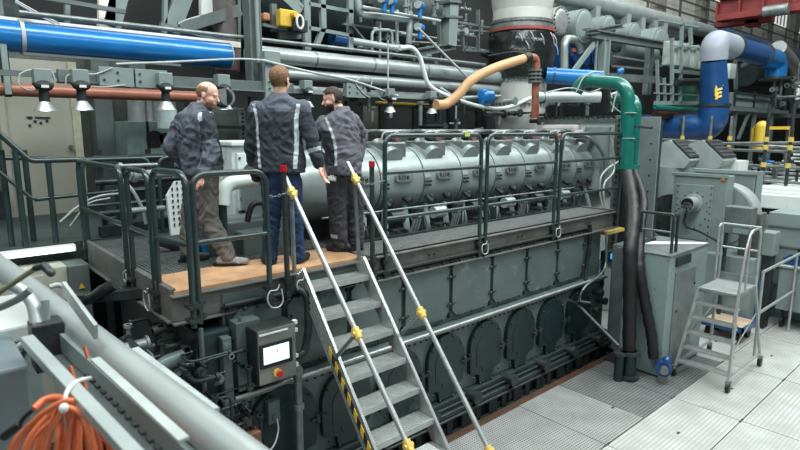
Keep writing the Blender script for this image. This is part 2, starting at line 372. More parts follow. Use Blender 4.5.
# ================================================================== ENGINE
E = thing('engine', 'huge dark green diesel engine with round crankcase doors and a silver manifold on top', 'engine', (5, 4.8, -0.6))
X0, X1 = 1.86, 7.95
q = MB(); q.box(X0, X1, 4.22, 6.6, 0.3, 1.15); q.box(X0, X1, 4.32, 6.6, 1.15, 2.02); q.build('crankcase', 'teal', E, 0.012)
q = MB(); q.box(X0, X1, 4.17, 4.22, 1.11, 1.15)
q.build('ledge', 'steel', E, 0.008)
q = MB()
q.cyl((X0, 4.15, 1.165), (7.6, 4.15, 1.165), 0.018); q.build('oil_rail', 'alu', E)
q = MB()
for i in range(70): q.cyl((X0 + 0.05 + i * 0.085, 4.22, 1.075), (X0 + 0.05 + i * 0.085, 4.205, 1.075), 0.011, n=6)
for i in range(9):
    for k in (-.03, .03): q.box(X0 + 0.4 + i * 0.7 + k, X0 + 0.425 + i * 0.7 + k, 4.20, 4.22, 1.0, 1.06)
q.build('bolt', 'iron', E)
# upper rectangular covers with bolts
px = [2.42, 3.13, 3.84, 4.57, 5.30, 6.01, 6.72, 7.42]
for i in range(len(px)):
    a = px[i - 1] if i else 1.9; b = px[i]
    q = MB(); c = 0.07; z0, z1 = 1.22, 1.87
    poly = [(a + 0.03 + c, z0), (b - 0.03 - c, z0), (b - 0.03, z0 + c), (b - 0.03, z1 - c), (b - 0.03 - c, z1), (a + 0.03 + c, z1), (a + 0.03, z1 - c), (a + 0.03, z0 + c)]
    q.prism([(x, 4.282, z) for x, z in poly], (0, 0.045, 0))
    cv = q.build('side_cover', 'teal', E, 0.008)
    q = MB(); 
    for x in (a + 0.03, b - 0.03):
        for z in (1.38, 1.70): q.bar((x - 0.035, 4.27, z - 0.01), (x + 0.035, 4.27, z + 0.005), 0.02, 0.02); q.ell((x, 4.268, z), 0.02, 8, 6)
    for k in range(3):
        x = a + 0.14 + k * (b - a - 0.28) / 2
        for z in (z0, z1): q.ell((x, 4.275, z), 0.017, 8, 6)
    q.build('clamp', 'iron', cv)
q = MB()
for x in px + [1.9]: q.box(x - 0.012, x + 0.012, 4.300, 4.325, 1.2, 1.9)
q.box(X0, 7.45, 4.300, 4.325, 1.885, 1.905); q.build('cover_gap', 'dark', E)
q = MB(); q.tube([(7.52, 4.27, 1.98), (7.56, 4.27, 1.8), (7.50, 4.27, 1.4), (7.44, 4.25, 1.2), (7.4, 4.2, 1.1)], 0.025, 0.1)
q.tube([(X0, 4.27, 1.93), (7.5, 4.27, 1.93), (7.56, 4.27, 1.5)], 0.022, 0.1); q.build('wiring_conduit', 'dark', E)
# round crankcase doors
for i in range(8):
    cx = 2.31 + i * 0.695; w, zc0, zc1 = 0.29, 0.56, 0.80
    if i == 0: w = 0.34
    pts = [(cx + w * math.cos(t) * (1 if math.sin(t) > -0.45 else 0.55 / max(0.3, abs(math.cos(t)) + 0.25) if abs(math.cos(t)) > 0.3 else 1), (zc1 if math.sin(t) >= 0 else zc0) + w * max(math.sin(t), -0.86) * 0.97) for t in [2 * math.pi * k / 40 for k in range(40)]]
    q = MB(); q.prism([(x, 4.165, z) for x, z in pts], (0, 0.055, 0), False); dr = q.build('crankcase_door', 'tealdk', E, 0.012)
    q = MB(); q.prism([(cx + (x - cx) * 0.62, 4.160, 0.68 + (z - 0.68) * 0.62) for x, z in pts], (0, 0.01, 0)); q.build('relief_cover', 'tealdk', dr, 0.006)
    q = MB()
    for sx in (-1, 1):
        q.cyl((cx + sx * w * 1.02, 4.155, 0.66), (cx + sx * w * 1.02, 4.155, 0.74), 0.024, n=10); q.bar((cx + sx * w * 0.8, 4.155, 0.70), (cx + sx * (w + 0.05), 4.155, 0.70), 0.03, 0.02)
    for t in (0.6, 1.2, 1.95, 2.55, 3.7, 4.3, 5.1, 5.7): q.ell((cx + w * 0.93 * math.cos(t), 4.158, (zc1 if math.sin(t) > 0 else zc0) + w * 0.88 * math.sin(t)), 0.014, 8, 6)
    q.build('hinge', 'iron', dr)
    # foot boss under each door
    q = MB(); x = cx + 0.35
    q.cyl((x, 4.25, 0.27), (x, 4.02, 0.27), 0.055, n=14); q.cyl((x, 4.02, 0.27), (x, 3.98, 0.27), 0.075, n=14); q.box(x - 0.03, x + 0.03, 4.05, 4.2, 0.0, 0.25)
    q.build('foundation_bolt', 'iron', E)
    q = MB(); q.bar((cx - 0.2, 4.17, 0.25), (cx + 0.2, 4.17, 0.25), 0.05, 0.04); q.build('drain_flange', 'tealdk', E)
# bed frame with pockets
q = MB(); q.box(X0 - 0.1, X1, 4.05, 4.25, 0.14, 0.20); q.box(X0 - 0.1, X1, 4.02, 4.20, -0.30, -0.12)
q.box(X0 - 0.1, X1, 4.13, 4.25, -0.7, 0.30)
q.box(X0 - 0.1, X1, 4.06, 4.10, -0.14, -0.06)
for i in range(26):
    x = X0 + i * 0.245; q.box(x, x + (0.16 if i % 2 else 0.09), 4.06, 4.10, -0.14, 0.16)
    if i % 2: q.bar((x + 0.16, 4.09, -0.04), (x + 0.34, 4.09, 0.02), 0.02, 0.05)
q.build('bed_frame', mat('darker teal paint', (0.030, 0.045, 0.045), 0.4, 0.1, 0.3, 4), E, 0.006)  # bed frame coloured darker than the crankcase above it
q = MB()
for i in range(3): q.cyl((X0, 4.10 - i * 0.035, 0.24 - i * 0.05), (X1, 4.10 - i * 0.035, 0.24 - i * 0.05), 0.017, n=8)
q.build('drain_pipe', 'iron', E)
# end face casting and the clutter of the engine's end
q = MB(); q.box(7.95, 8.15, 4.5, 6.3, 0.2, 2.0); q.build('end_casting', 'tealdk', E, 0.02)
# --- manifold
MY, MZ, MR = 5.7, 2.70, 0.43
segs = [3.7, 4.36, 5.09, 5.82, 6.55, 7.28, 8.01, 8.74, 9.35]
for i in range(len(segs) - 1):
    a, b = segs[i], segs[i + 1]
    q = MB(); q.cyl((a + 0.012, MY, MZ), (b - 0.012, MY, MZ), MR, n=48); mf = q.build('air_receiver', 'manif', E)
    q = MB(); q.cyl((b - 0.014, MY, MZ), (b + 0.014, MY, MZ), MR - 0.02, n=40); q.build('joint', 'iron', mf)
    # saddle block on top and port
    q = MB(); q.box(a + 0.14, b - 0.2, MY - 0.30, MY + 0.2, MZ + 0.22, MZ + 0.50); q.build('saddle_block', 'steel', mf, 0.02)
    q = MB(); q.cyl((a + 0.27, MY - 0.33, MZ + 0.27), (a + 0.27, MY, MZ + 0.40), 0.16, n=20); q.build('port_cover', 'manif', mf)
    # name plate on the front
    ang = math.radians(8)
    def onf(x, th, r=MR): return Vector((x, MY - r * math.cos(th), MZ + r * math.sin(th)))
    q = MB(); xm = a + 0.36
    pl = []
    for k in range(24):
        t = 2 * math.pi * k / 24; u = max(-0.11, min(0.11, 0.16 * math.cos(t))) + 0.035 * math.cos(t); pl.append(onf(xm + u, ang + 0.12 * math.sin(t) * 1.1, MR + 0.002))
    q.prism(pl, (0, -0.035, 0)); npl = q.build('name_plate', 'steel', mf, 0.006)
    q = MB()
    for k, u in enumerate((-0.09, -0.05, -0.01)): q.bar(onf(xm + u, ang - 0.05, MR + 0.042), onf(xm + u + (0.015 if k else 0), ang + 0.05, MR + 0.042), 0.012, 0.012)
    q.cyl(onf(xm + 0.05, ang, MR + 0.036), onf(xm + 0.05, ang, MR + 0.045), 0.022, n=12)
    q.build('raised_lettering', 'iron', npl)
    # sticker with hazard symbol next to the joint
    q = MB(); q.bar(onf(a + 0.06, 0.36, MR + 0.003), onf(a + 0.06, 0.08, MR + 0.003), 0.11, 0.012, up=(0, -1, 0)); q.build('clip', 'silver', mf, 0.004)
    q = MB(); q.bar(onf(a + 0.06, 0.33, MR + 0.012), onf(a + 0.06, 0.27, MR + 0.012), 0.095, 0.006, up=(0, -1, 0)); q.build('red_band', mat('sticker red', (0.5, 0.16, 0.13), 0.5), mf)
    q = MB(); 
    for z in (-0.02, -0.13): q.cyl(onf(a + 0.03, z), onf(a + 0.03, z, MR + 0.04), 0.015, n=8); q.cyl(onf(a + 0.09, z), onf(a + 0.09, z, MR + 0.04), 0.015, n=8)
    q.build('clip_bolt', 'iron', mf)
    # bosses along the lower side
    for xx in (a + 0.18, a + 0.50):
        q = MB(); q.cyl(onf(xx, -0.55, MR - 0.02), onf(xx, -0.55, MR + 0.05), 0.045, n=14); q.cyl(onf(xx, -0.55, MR + 0.05), onf(xx, -0.55, MR + 0.07), 0.03, n=8); q.build('drain_plug', 'iron', mf)
    # support legs
    for xx in (a + 0.16, a + 0.52):
        q = MB(); q.bar(onf(xx, -0.85, MR - 0.02), (xx - 0.14, MY - 0.50, 2.0), 0.085, 0.03, up=(0, 1, 0)); q.build('support_leg', 'manif', mf)
# end flange
q = MB(); q.cyl((9.35, MY, MZ), (9.50, MY, MZ), MR + 0.10, n=40); q.bolts((9.35, MY, MZ), (-1, 0, 0), MR + 0.06, 16, 0.018, 0.03); q.build('end_flange', 'manif', E)
q = MB(); q.cyl((3.7, MY, MZ), (2.9, MY, MZ - 0.05), MR, MR * 0.8, n=40); q.build('inlet_cone', 'manif', E)
# cylinder head covers behind and above
for i in range(8):
    a = 3.75 + i * 0.73
    q = MB(); q.box(a, a + 0.62, 6.15, 6.75, 2.4, 3.18); q.build('cylinder_head_cover', 'manif', E, 0.05)
    q = MB(); q.box(a + 0.05, a + 0.25, 5.98, 6.16, 3.05, 3.27); q.build('lifting_lug', 'steel', E, 0.02)
    # injector valve and feeding hose
    q = MB(); q.cyl((a + 0.38, 5.72, 3.17), (a + 0.33, 5.55, 3.30), 0.05, n=12); q.cyl((a + 0.33, 5.55, 3.30), (a + 0.31, 5.47, 3.26), 0.065, n=12); vv = q.build('indicator_valve', 'steel', E)
    q = MB(); q.cyl((a + 0.31, 5.47, 3.26), (a + 0.30, 5.43, 3.24), 0.04, n=10); q.build('valve_cap', mat('pale red cap', (0.45, 0.2, 0.18), 0.5), vv)
    q = MB(); q.curve([(a + 0.36, 5.62, 3.24), (a + 0.6, 5.60, 3.31), (a + 0.85, 5.6, 3.32), (a + 1.06, 5.66, 3.2)], 0.035); q.build('fuel_hose', 'iron', E)
    q = MB(); q.tube([(a + 0.1, 5.55, 3.15), (a + 0.1, 5.5, 3.32), (a + 0.4, 5.5, 3.34)], 0.012, 0.05); q.build('sensor_line', 'cable', E)
q = MB(); q.tube([(3.9, 5.9, 3.33), (9.1, 5.9, 3.33)], 0.03, n=10); q.build('fuel_rail', 'steel', E)
q = MB(); q.tube([(8.7, 5.35, 3.28), (9.15, 5.3, 3.28), (9.5, 5.25, 2.95), (9.6, 5.25, 2.4), (9.5, 5.2, 2.2)], 0.05, 0.2); q.build('bent_pipe', 'steel', E)
q = MB(); q.tube([(8.75, 5.3, 3.28), (9.0, 5.15, 3.2), (9.35, 5.1, 2.9), (9.4, 5.1, 2.3), (9.7, 5.1, 2.2)], 0.03, 0.15); q.build('bent_pipe', 'steel', E)
# fuel pumps and clutter between deck and manifold, one set per cylinder
for i in range(7):
    a = 3.62 + i * 0.73
    q = MB(); q.cyl((a, 5.10, 2.30), (a + 0.20, 5.10, 2.30), 0.075, n=16); q.build('oil_filter', 'silver' if i % 2 == 0 else 'iron', E)
    q = MB(); q.box(a, a + 0.2, 5.04, 5.16, 2.13, 2.17); q.cyl((a + 0.04, 5.0, 2.02), (a + 0.04, 5.0, 2.16), 0.03, n=8); q.cyl((a + 0.18, 5.0, 2.02), (a + 0.18, 5.0, 2.16), 0.03, n=8); q.build('pump_bracket', 'iron', E, 0.01)
    q = MB(); q.cyl((a + 0.48, 5.12, 2.0), (a + 0.48, 5.12, 2.34), 0.07, n=14); q.cyl((a + 0.48, 5.12, 2.34), (a + 0.48, 5.12, 2.38), 0.085, n=14); q.build('fuel_pump', 'iron', E)
    q = MB(); q.curve([(a + 0.44, 5.06, 2.27), (a + 0.50, 5.02, 2.29), (a + 0.56, 5.05, 2.2), (a + 0.60, 5.1, 2.08)], 0.008); q.curve([(a + 0.3, 5.05, 2.3), (a + 0.34, 5.04, 2.15), (a + 0.32, 5.1, 2.02)], 0.009); q.build('fuel_line', 'steel', E)
    q = MB()
    for k in range(3): q.bar((a + 0.27 + k * 0.05, 5.05, 2.04), (a + 0.36 + k * 0.05, 5.05, 2.26), 0.022, 0.03, up=(0, 1, 0))
    q.build('linkage', 'steel' if i % 3 else 'iron', E)
    q = MB(); q.cyl((a + 0.1, 5.2, 2.42), (a + 0.1, 5.35, 2.5), 0.03, n=8); q.cyl((a + 0.44, 5.22, 2.45), (a + 0.44, 5.4, 2.52), 0.035, n=8); q.build('nozzle', 'iron', E)
q = MB(); q.cyl((3.3, 4.98, 2.42), (8.2, 4.98, 2.42), 0.012, n=8); q.build('control_shaft', 'steel', E)
q = MB(); q.box(3.3, 8.6, 5.2, 6.3, 2.0, 2.06); q.box(3.0, 8.9, 5.55, 6.3, 2.0, 2.3); q.build('top_plate', 'dark', E)
# ================================================================== PLATFORM AND WALKWAY
PF = thing('service_platform', 'raised steel service platform with grating deck along the engine', 'platform', (4, 5, -0.6))
def grating(q, x0, x1, y0, y1, z):
    n = int((x1 - x0) / 0.034)
    for i in range(n + 1): q.box(x0 + i * 0.034, x0 + i * 0.034 + 0.008, y0, y1, z - 0.03, z)
    n = int((y1 - y0) / 0.05)
    for i in range(n + 1): q.box(x0, x1, y0 + i * 0.05, y0 + i * 0.05 + 0.012, z - 0.012, z - 0.001)
q = MB(); grating(q, 1.5, 3.45, 4.95, 7.05, 2.1); q.build('deck_grating', 'steel', PF)
q = MB(); grating(q, 3.42, 8.35, 4.38, 4.92, 2.1); q.build('walkway_grating', 'alu', PF)
q = MB()
q.box(1.47, 1.52, 4.38, 7.15, 1.84, 2.12); q.box(1.44, 1.56, 4.38, 7.15, 1.84, 1.86); q.build('side_channel', 'beam', PF, 0.006)
q = MB(); q.box(1.46, 3.42, 4.33, 4.38, 1.86, 2.075); q.box(1.46, 3.42, 4.29, 4.38, 1.84, 1.86); q.box(1.46, 3.42, 4.29, 4.38, 2.06, 2.078); q.build('front_channel', 'beam', PF, 0.006)
for a, b in ((3.46, 5.08), (5.10, 6.62), (6.64, 8.35)):
    q = MB(); q.box(a, b, 4.30, 4.36, 1.85, 2.10); q.box(a, b, 4.24, 4.36, 1.84, 1.86); q.box(a, b, 4.26, 4.36, 2.08, 2.10)
    ch = q.build('front_channel', 'beam', PF, 0.006)
    q = MB(); m = (a + b) / 2
    for dx in (-.04, .04):
        for z in (1.93, 2.0): q.cyl((m + dx, 4.30, z), (m + dx, 4.285, z), 0.012, n=8)
    q.build('bolt', 'iron', ch)
q = MB()
for y in (4.95, 5.9, 7.05): q.box(1.5, 3.45, y, y + 0.06, 1.86, 2.066)
for x in (2.4, 3.36): q.box(x, x + 0.06, 4.4, 7.1, 1.86, 2.066)
q.box(3.42, 8.35, 4.92, 4.97, 1.95, 2.12); q.build('deck_frame', 'iron', PF)
q = MB()
for x in (1.75, 8.3): q.box(x, x + 0.08, 4.6, 4.68, -0.6, 1.9)
q.box(1.6, 1.68, 6.9, 6.98, -0.6, 1.9); q.build('column', 'iron', PF)
q = MB(); q.box(8.28, 8.36, 4.34, 4.9, 1.85, 2.12); q.build('end_channel', 'beam', PF)
q = MB(); q.box(1.50, 3.38, 4.36, 4.97, 2.078, 2.10); wd = q.build('plywood_sheet', ['wood', 'iron'])
tag(wd, 'orange plywood sheet laid along the front edge of the platform under the men', 'board')
struct(MB().box(1.52, 3.4, 4.40, 4.95, 1.9, 2.06).build('trim_deck_support', 'dark'))
# railing frames
def rail_frame(label, a, b, zt, zb=1.86, mids=(2.5,), r=0.024, grp=None, socket=True, cut=None):
    a, b = Vector((a[0], a[1], 0)), Vector((b[0], b[1], 0)); Z = lambda p, z: Vector((p.x, p.y, z))
    d = (b - a).normalized()
    t = thing('guard_rail', label, 'railing', Z((a + b) / 2, 2.1))
    MB().tube([Z(a, zb), Z(a, zt), Z(b, zt), Z(b, zb)], r, 0.11, n=12).build('frame', 'rail', t)
    for z in mids: MB().cyl(Z(a, z), Z(b, z), r * 0.85, n=10).build('mid_rail', 'rail', t)
    if socket:
        for p in (a, b):
            q = MB()
            for z in (1.92, 2.03): q.cyl(Z(p, z - 0.02), Z(p, z + 0.02), r + 0.016, n=12); q.box(p.x - 0.045, p.x + 0.045, p.y - 0.03 if abs(d.x) > .5 else p.y - 0.05, p.y + 0.06, z - 0.012, z + 0.012)
            q.build('socket', 'iron', t)
    return t
rail_frame('short dark green guard rail at the far left corner of the platform', (1.46, 6.98), (1.46, 5.42), 3.02)
rail_frame('dark green guard rail along the back edge of the platform at left', (1.52, 7.08), (2.25, 7.08), 3.02)
rail_frame('narrow dark green guard rail on the left edge, in the middle of three', (1.47, 5.27), (1.48, 4.74), 3.02)
rail_frame('dark green guard rail on the left edge nearest the plywood corner', (1.48, 4.64), (1.55, 4.12), 3.04)
rail_frame('wide dark green guard rail in front of the bald man', (1.62, 4.18), (2.24, 4.20), 3.02)
rail_frame('dark green guard rail behind the left guard rails, left of the bald man', (2.35, 7.08), (2.95, 7.08), 3.02)
rail_frame('long dark green guard rail of the walkway just right of the stairs', (3.58, 4.27), (5.03, 4.27), 3.295, mids=(2.93, 2.47))
rail_frame('middle dark green guard rail of the engine walkway', (5.14, 4.27), (6.56, 4.27), 3.295, mids=(2.93, 2.47))
rail_frame('dark green guard rail at the right end of the engine walkway', (6.67, 4.27), (8.30, 4.27), 3.30, mids=(2.93, 2.47))
tag(MB().box(4.72, 4.80, 4.245, 4.295, 3.28, 3.325).build('tape_scrap', mat('yellow green tape', (0.5, 0.55, 0.12), 0.5)), 'scrap of yellow green tape on the top rail of the walkway', 'tape')
# red capped gate posts
def chain(pts, r=0.006, lab=None, n=26):
    P = smoothpts(pts, 8); q = MB()
    L = sum((P[i + 1] - P[i]).length for i in range(len(P) - 1)); step = 0.03; acc = 0; k = 0
    for i in range(len(P) - 1):
        d = P[i + 1] - P[i]
        acc += d.length
        if acc >= step:
            acc = 0; k += 1; a, b, dd = frame(d); c = P[i]; u = a if k % 2 else b
            ring = [c + dd * 0.018 * math.cos(t) + u * 0.009 * math.sin(t) for t in [2 * math.pi * j / 8 for j in range(9)]]
            q.sweep(ring, 0.0035, 5, False)
    return q
for x, zt, lab in ((2.44, 3.0, 'dark gate post with red cap in front of the man in jeans'), (3.40, 3.0, 'dark gate post with red cap right of the man in charcoal trousers')):
    t = thing('gate_post', lab, 'post', (x, 4.25, 1.9))
    MB().cyl((x, 4.25, 1.88), (x, 4.25, zt), 0.024, n=12).build('tube', 'iron', t)
    MB().cyl((x, 4.25, zt), (x, 4.25, zt + 0.055), 0.030, n=14).build('cap', 'red', t)
    q = MB()
    for z in (1.93, 2.05): q.cyl((x, 4.25, z - 0.025), (x, 4.25, z + 0.025), 0.042, n=12)
    q.build('socket', 'iron', t)
tag(chain([(2.24, 4.2, 2.82), (2.33, 4.22, 2.80), (2.44, 4.22, 2.82), (2.52, 4.25, 2.83)]).build('chain', 'steel'), 'steel safety chain between the guard rail and the left stair handrail', 'chain')
tag(chain([(3.28, 4.3, 2.86), (3.36, 4.22, 2.84), (3.46, 4.24, 2.85), (3.58, 4.26, 2.86)]).build('chain', 'steel'), 'steel safety chain between the right stair handrail and the walkway rail', 'chain')
def hook(x, y, z, lab, s=1.0, vx=(1, 0, 0)):
    v = Vector(vx)
    pts = [Vector((x, y, z)) + v * a * s + Vector((0, 0, b * s)) for a, b in ((0, 0), (-0.03, -0.05), (-0.10, -0.05), (-0.13, -0.12), (-0.10, -0.20), (-0.02, -0.22), (0.03, -0.17), (0.02, -0.05))]
    return tag(MB().curve(pts, 0.007, 6, 5).build('chain_hook', 'cable'), lab, 'hook')
hook(2.30, 4.14, 2.06, 'thin wire hook hanging off the platform front below the man in jeans', 0.9)
hook(2.56, 4.16, 2.08, 'small wire hook hanging beside the left stair post', 0.6)
hook(1.42, 4.75, 2.06, 'wire hook with loop hanging on the left platform edge', 0.9, (0, -1, 0))
hook(1.42, 5.35, 2.10, 'short wire hook on the far left platform edge', 0.5, (0, -1, 0))
hook(5.09, 4.20, 2.06, 'wire hook hanging between the first two walkway guard rails', 0.7)
hook(6.62, 4.20, 2.07, 'wire hook hanging between the last two walkway guard rails', 0.7)

# ================================================================== STAIRS
ST = thing('stair_ladder', 'steep aluminium stair ladder with hazard tape leading up to the platform', 'stairs', (2.9, 3.4, 0))
Y0, Z0, Y1, Z1 = 4.25, 2.04, 2.62, 0.0
dy, dz = (Y1 - Y0), (Z1 - Z0); L = math.hypot(dy, dz); ud = Vector((0, dy / L, dz / L)); nn = Vector((0, dz / L, -dy / L)) * -1
for x, s in ((2.58, -1), (3.24, 1)):
    q = MB(); p0, p1 = Vector((x, Y0, Z0 + 0.06)), Vector((x, Y1, Z1))
    q.bar(p0, p1, 0.012, 0.15, up=nn)
    for o in (-0.07, -0.035, 0.0, 0.035, 0.07): q.bar(p0 + nn * o + Vector((s * 0.012, 0, 0)), p1 + nn * o + Vector((s * 0.012, 0, 0)), 0.022, 0.012 if abs(o) < 0.06 else 0.016, up=nn)
    q.build('stringer', 'alu', ST)
# hazard tape on the left stringer, running down from the second tread
hz = mat('black hazard paint', (0.02, 0.02, 0.02), 0.4)
q = MB(); a0 = Vector((2.545, Y0, Z0)) + ud * 0.68 + nn * -0.045; n = 28
for k in range(n):
    p, r_ = a0 + ud * (k * 0.068), a0 + ud * ((k + 1) * 0.068)
    q.cur = k % 2; sh = ud * 0.05
    q.prism([p - nn * 0.028, r_ - nn * 0.028, r_ + nn * 0.028 + sh, p + nn * 0.028 + sh], (-0.006, 0, 0))
q.build('hazard_tape', ['yellow', hz], ST)
for k in range(9):
    z = 1.985 - k * 0.222; y = Y0 + (z - Z0) * dy / dz
    q = MB(); q.box(2.59, 3.23, y - 0.10, y + 0.09, z - 0.012, z); q.box(2.59, 3.23, y - 0.115, y - 0.095, z - 0.045, z + 0.004)
    for j in range(7): q.box(2.59, 3.23, y - 0.085 + j * 0.026, y - 0.077 + j * 0.026, z, z + 0.005)
    q.box(2.59, 3.23, y + 0.085, y + 0.095, z - 0.04, z)
    q.build('tread', 'alu', ST)
for lab, x, top, bot, cl in (('left', 2.56, (4.40, 2.90), (2.80, 1.07), 0.40), ('right', 3.30, (4.47, 2.99), (2.64, 0.80), 0.56)):
    h = 'stair_handrail'
    tp, bt = Vector((x, *top)), Vector((x, *bot)); d = (bt - tp)
    up = Vector((x, 4.33, 1.95))
    q = MB(); q.cyl(tp - d * 0.02, bt, 0.022, n=12); q.build('handrail', 'white' if 0 else 'alu', ST)
    q = MB(); q.cyl(up, tp + d * 0.04, 0.020, n=12); q.build('handrail_post', 'steel', ST)
    for f_ in (0.05, cl if lab == 'right' else 0.62, 1.0):
        c = tp + d * f_; q = MB(); q.cyl(c - d.normalized() * 0.045, c + d.normalized() * 0.045, 0.034, n=10); q.cyl(c + Vector((-0.04, 0, 0.0)), c + Vector((0.04, 0, 0)), 0.022, n=8); q.ell(c + Vector((0, -0.02, -0.03)), 0.035, 10, 8); q.build('clamp', 'gold', ST)
    c = tp + d * (cl if lab == 'right' else 0.62); ft = Vector((x, c.y + 0.42, c.z - 0.42)) if lab == 'right' else Vector((x, c.y + 0.30, c.z - 0.30))
    q = MB(); q.cyl(c, ft, 0.018, n=10); q.build('brace', 'steel', ST)
# light metal box beside the foot of the stairs
p = at(418, 447, z=1.05)
t = thing('metal_table', 'small pale metal table top at the bottom edge beside the stair foot', 'table', (p.x, p.y, 0))
MB().box(p.x - 0.10, p.x + 0.10, p.y - 0.30, p.y + 0.0, 1.02, 1.05).build('top', 'alu', t, 0.008)
q = MB(); q.cyl((p.x, p.y - 0.15, 0.0), (p.x, p.y - 0.15, 1.02), 0.025); q.cyl((p.x, p.y - 0.15, 0), (p.x, p.y - 0.15, 0.02), 0.15); q.build('pedestal', 'steel', t)

# ================================================================== CONTROL PANEL
cx0, cx1, cy, cz0, cz1 = 1.985, 2.345, 3.98, 1.285, 1.76
CP = thing('operator_terminal', 'grey operator panel with glowing touch screen and emergency stop on a pipe stand', 'control panel', (2.3, 4.05, -0.6))
MB().box(cx0, cx1, cy, cy + 0.235, cz0, cz1).build('housing', 'dark', CP, 0.01)
MB().box(cx0 + 0.008, cx1 - 0.008, cy - 0.012, cy, cz0 + 0.01, cz1 - 0.005).build('front_plate', mat('brown grey panel face', (0.21, 0.21, 0.195), 0.35, 0.4), CP, 0.004)
MB().box(2.0, 2.30, cy - 0.024, cy - 0.012, 1.435, 1.640).build('bezel', 'black', CP, 0.004)
sc = MB().box(2.03, 2.262, cy - 0.030, cy - 0.024, 1.472, 1.612).build('screen', 'screen', CP)
q = MB(); q.box(2.15, 2.156, cy - 0.032, cy - 0.030, 1.55, 1.585); q.build('screen_cursor', 'steel', sc)
q = MB(); q.cyl((2.15, cy - 0.012, 1.37), (2.15, cy - 0.03, 1.37), 0.036, n=20); es = q.build('emergency_stop', 'gold', CP)
MB().cyl((2.162, cy - 0.03, 1.362), (2.162, cy - 0.055, 1.362), 0.026, n=18).build('button', 'red', es)
q = MB(); q.box(cx0 + 0.02, cx1 - 0.08, cy - 0.020, cy - 0.012, 1.715, 1.728); q.build('highlight_strip', 'white', CP)  # white strip stands for the highlight along the plate's top
q = MB(); q.cyl((2.40, 4.06, -0.6), (2.40, 4.06, 1.32), 0.036, n=14); q.build('pole', 'steel', CP)
q = MB()
for z in (1.27, 0.95, 0.36, 0.3): q.cyl((2.40, 4.06, z - 0.025), (2.40, 4.06, z + 0.025), 0.05, n=14)
q.build('pole_collar', 'steel', CP)
q = MB()
for z in (1.35, 1.43, 1.66, 1.73): q.box(cx1, cx1 + 0.035, cy + 0.02, cy + 0.06, z, z + 0.03)
q.build('latch', 'white', CP)
q = MB(); q.tube([(2.50, 4.20, 1.98), (2.56, 4.12, 1.92), (2.56, 4.12, 1.6), (2.5, 4.1, 1.4), (2.42, 4.1, 1.4)], 0.035, 0.07); q.build('cable_conduit', 'iron', CP)
q = MB(); q.box(2.13, 2.24, 4.10, 4.2, 0.85, 1.05); q.box(2.16, 2.2, 4.08, 4.1, 0.89, 0.93); sb = q.build('junction_box', 'teal', E, 0.006)
tag(MB().curve([(2.19, 4.07, 0.9), (2.18, 4.04, 0.8), (2.1, 4.0, 0.7), (1.9, 3.95, 0.63)], 0.008).build('cable', 'cable'), 'thin grey cable hanging below the box under the touch screen', 'cable')

# ================================================================== ENGINE END CLUTTER (left of the crankcase, below the platform)
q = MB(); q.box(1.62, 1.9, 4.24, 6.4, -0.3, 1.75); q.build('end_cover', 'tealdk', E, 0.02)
q = MB(); q.box(1.78, 1.86, 4.16, 4.24, 0.9, 1.7); q.box(1.90, 2.12, 4.16, 4.3, 1.2, 1.8); q.build('end_panel', 'teal', E, 0.01)
rnd = random.Random(11)
def pipework(x0, x1, y0, y1, z0, z1, n, rr=(0.012, 0.03), mats=('iron', 'tealdk', 'steel', 'teal')):
    for i in range(n):
        x, y, z = rnd.uniform(x0, x1), rnd.uniform(y0, y1), rnd.uniform(z0, z1)
        pts = [Vector((x, y, z))]; ax = rnd.randrange(3)
        for k in range(rnd.randint(1, 3)):
            d = Vector((0, 0, 0)); d[ax] = rnd.choice((-1, 1)) * rnd.uniform(0.12, 0.35); p = pts[-1] + d
            p.x = min(max(p.x, x0), x1); p.y = min(max(p.y, y0), y1); p.z = min(max(p.z, z0), z1)
            if (p - pts[-1]).length > 0.06: pts.append(p)
            ax = (ax + rnd.choice((1, 2))) % 3
        if len(pts) < 2: continue
        r = rnd.uniform(*rr); q = MB(); q.tube(pts, r, 0.06, n=8, k=4)
        for p, o in ((pts[0], pts[1]), (pts[-1], pts[-2])): q.cyl(p, p + (o - p).normalized() * r * 1.4, r * 1.7, n=10)
        yield q, rnd.choice(mats)
for q, m in pipework(0.95, 1.60, 4.30, 4.95, 0.75, 1.76, 75, (0.010, 0.032), ('iron', 'steel', 'silver', 'teal', 'iron')): q.build('oil_pipe', m, E)
for q, m in pipework(1.45, 2.0, 3.98, 4.22, 0.3, 1.65, 85, (0.006, 0.020), ('iron', 'dark', 'steel', 'tealdk', 'iron')): q.build('fuel_pipe', m, E)
for i in range(40):
    x, z, y = rnd.uniform(1.0, 2.0), rnd.uniform(0.5, 1.6), rnd.uniform(4.0, 4.4); q = MB()
    q.cyl((x, y, z), (x, y - 0.05, z), 0.035, n=12); q.cyl((x, y - 0.05, z), (x, y - 0.07, z), 0.022, n=8); q.box(x - 0.03, x + 0.03, y - 0.01, y + 0.05, z - 0.06, z - 0.02); q.build('valve', rnd.choice(('steel', 'iron', 'teal')), E)
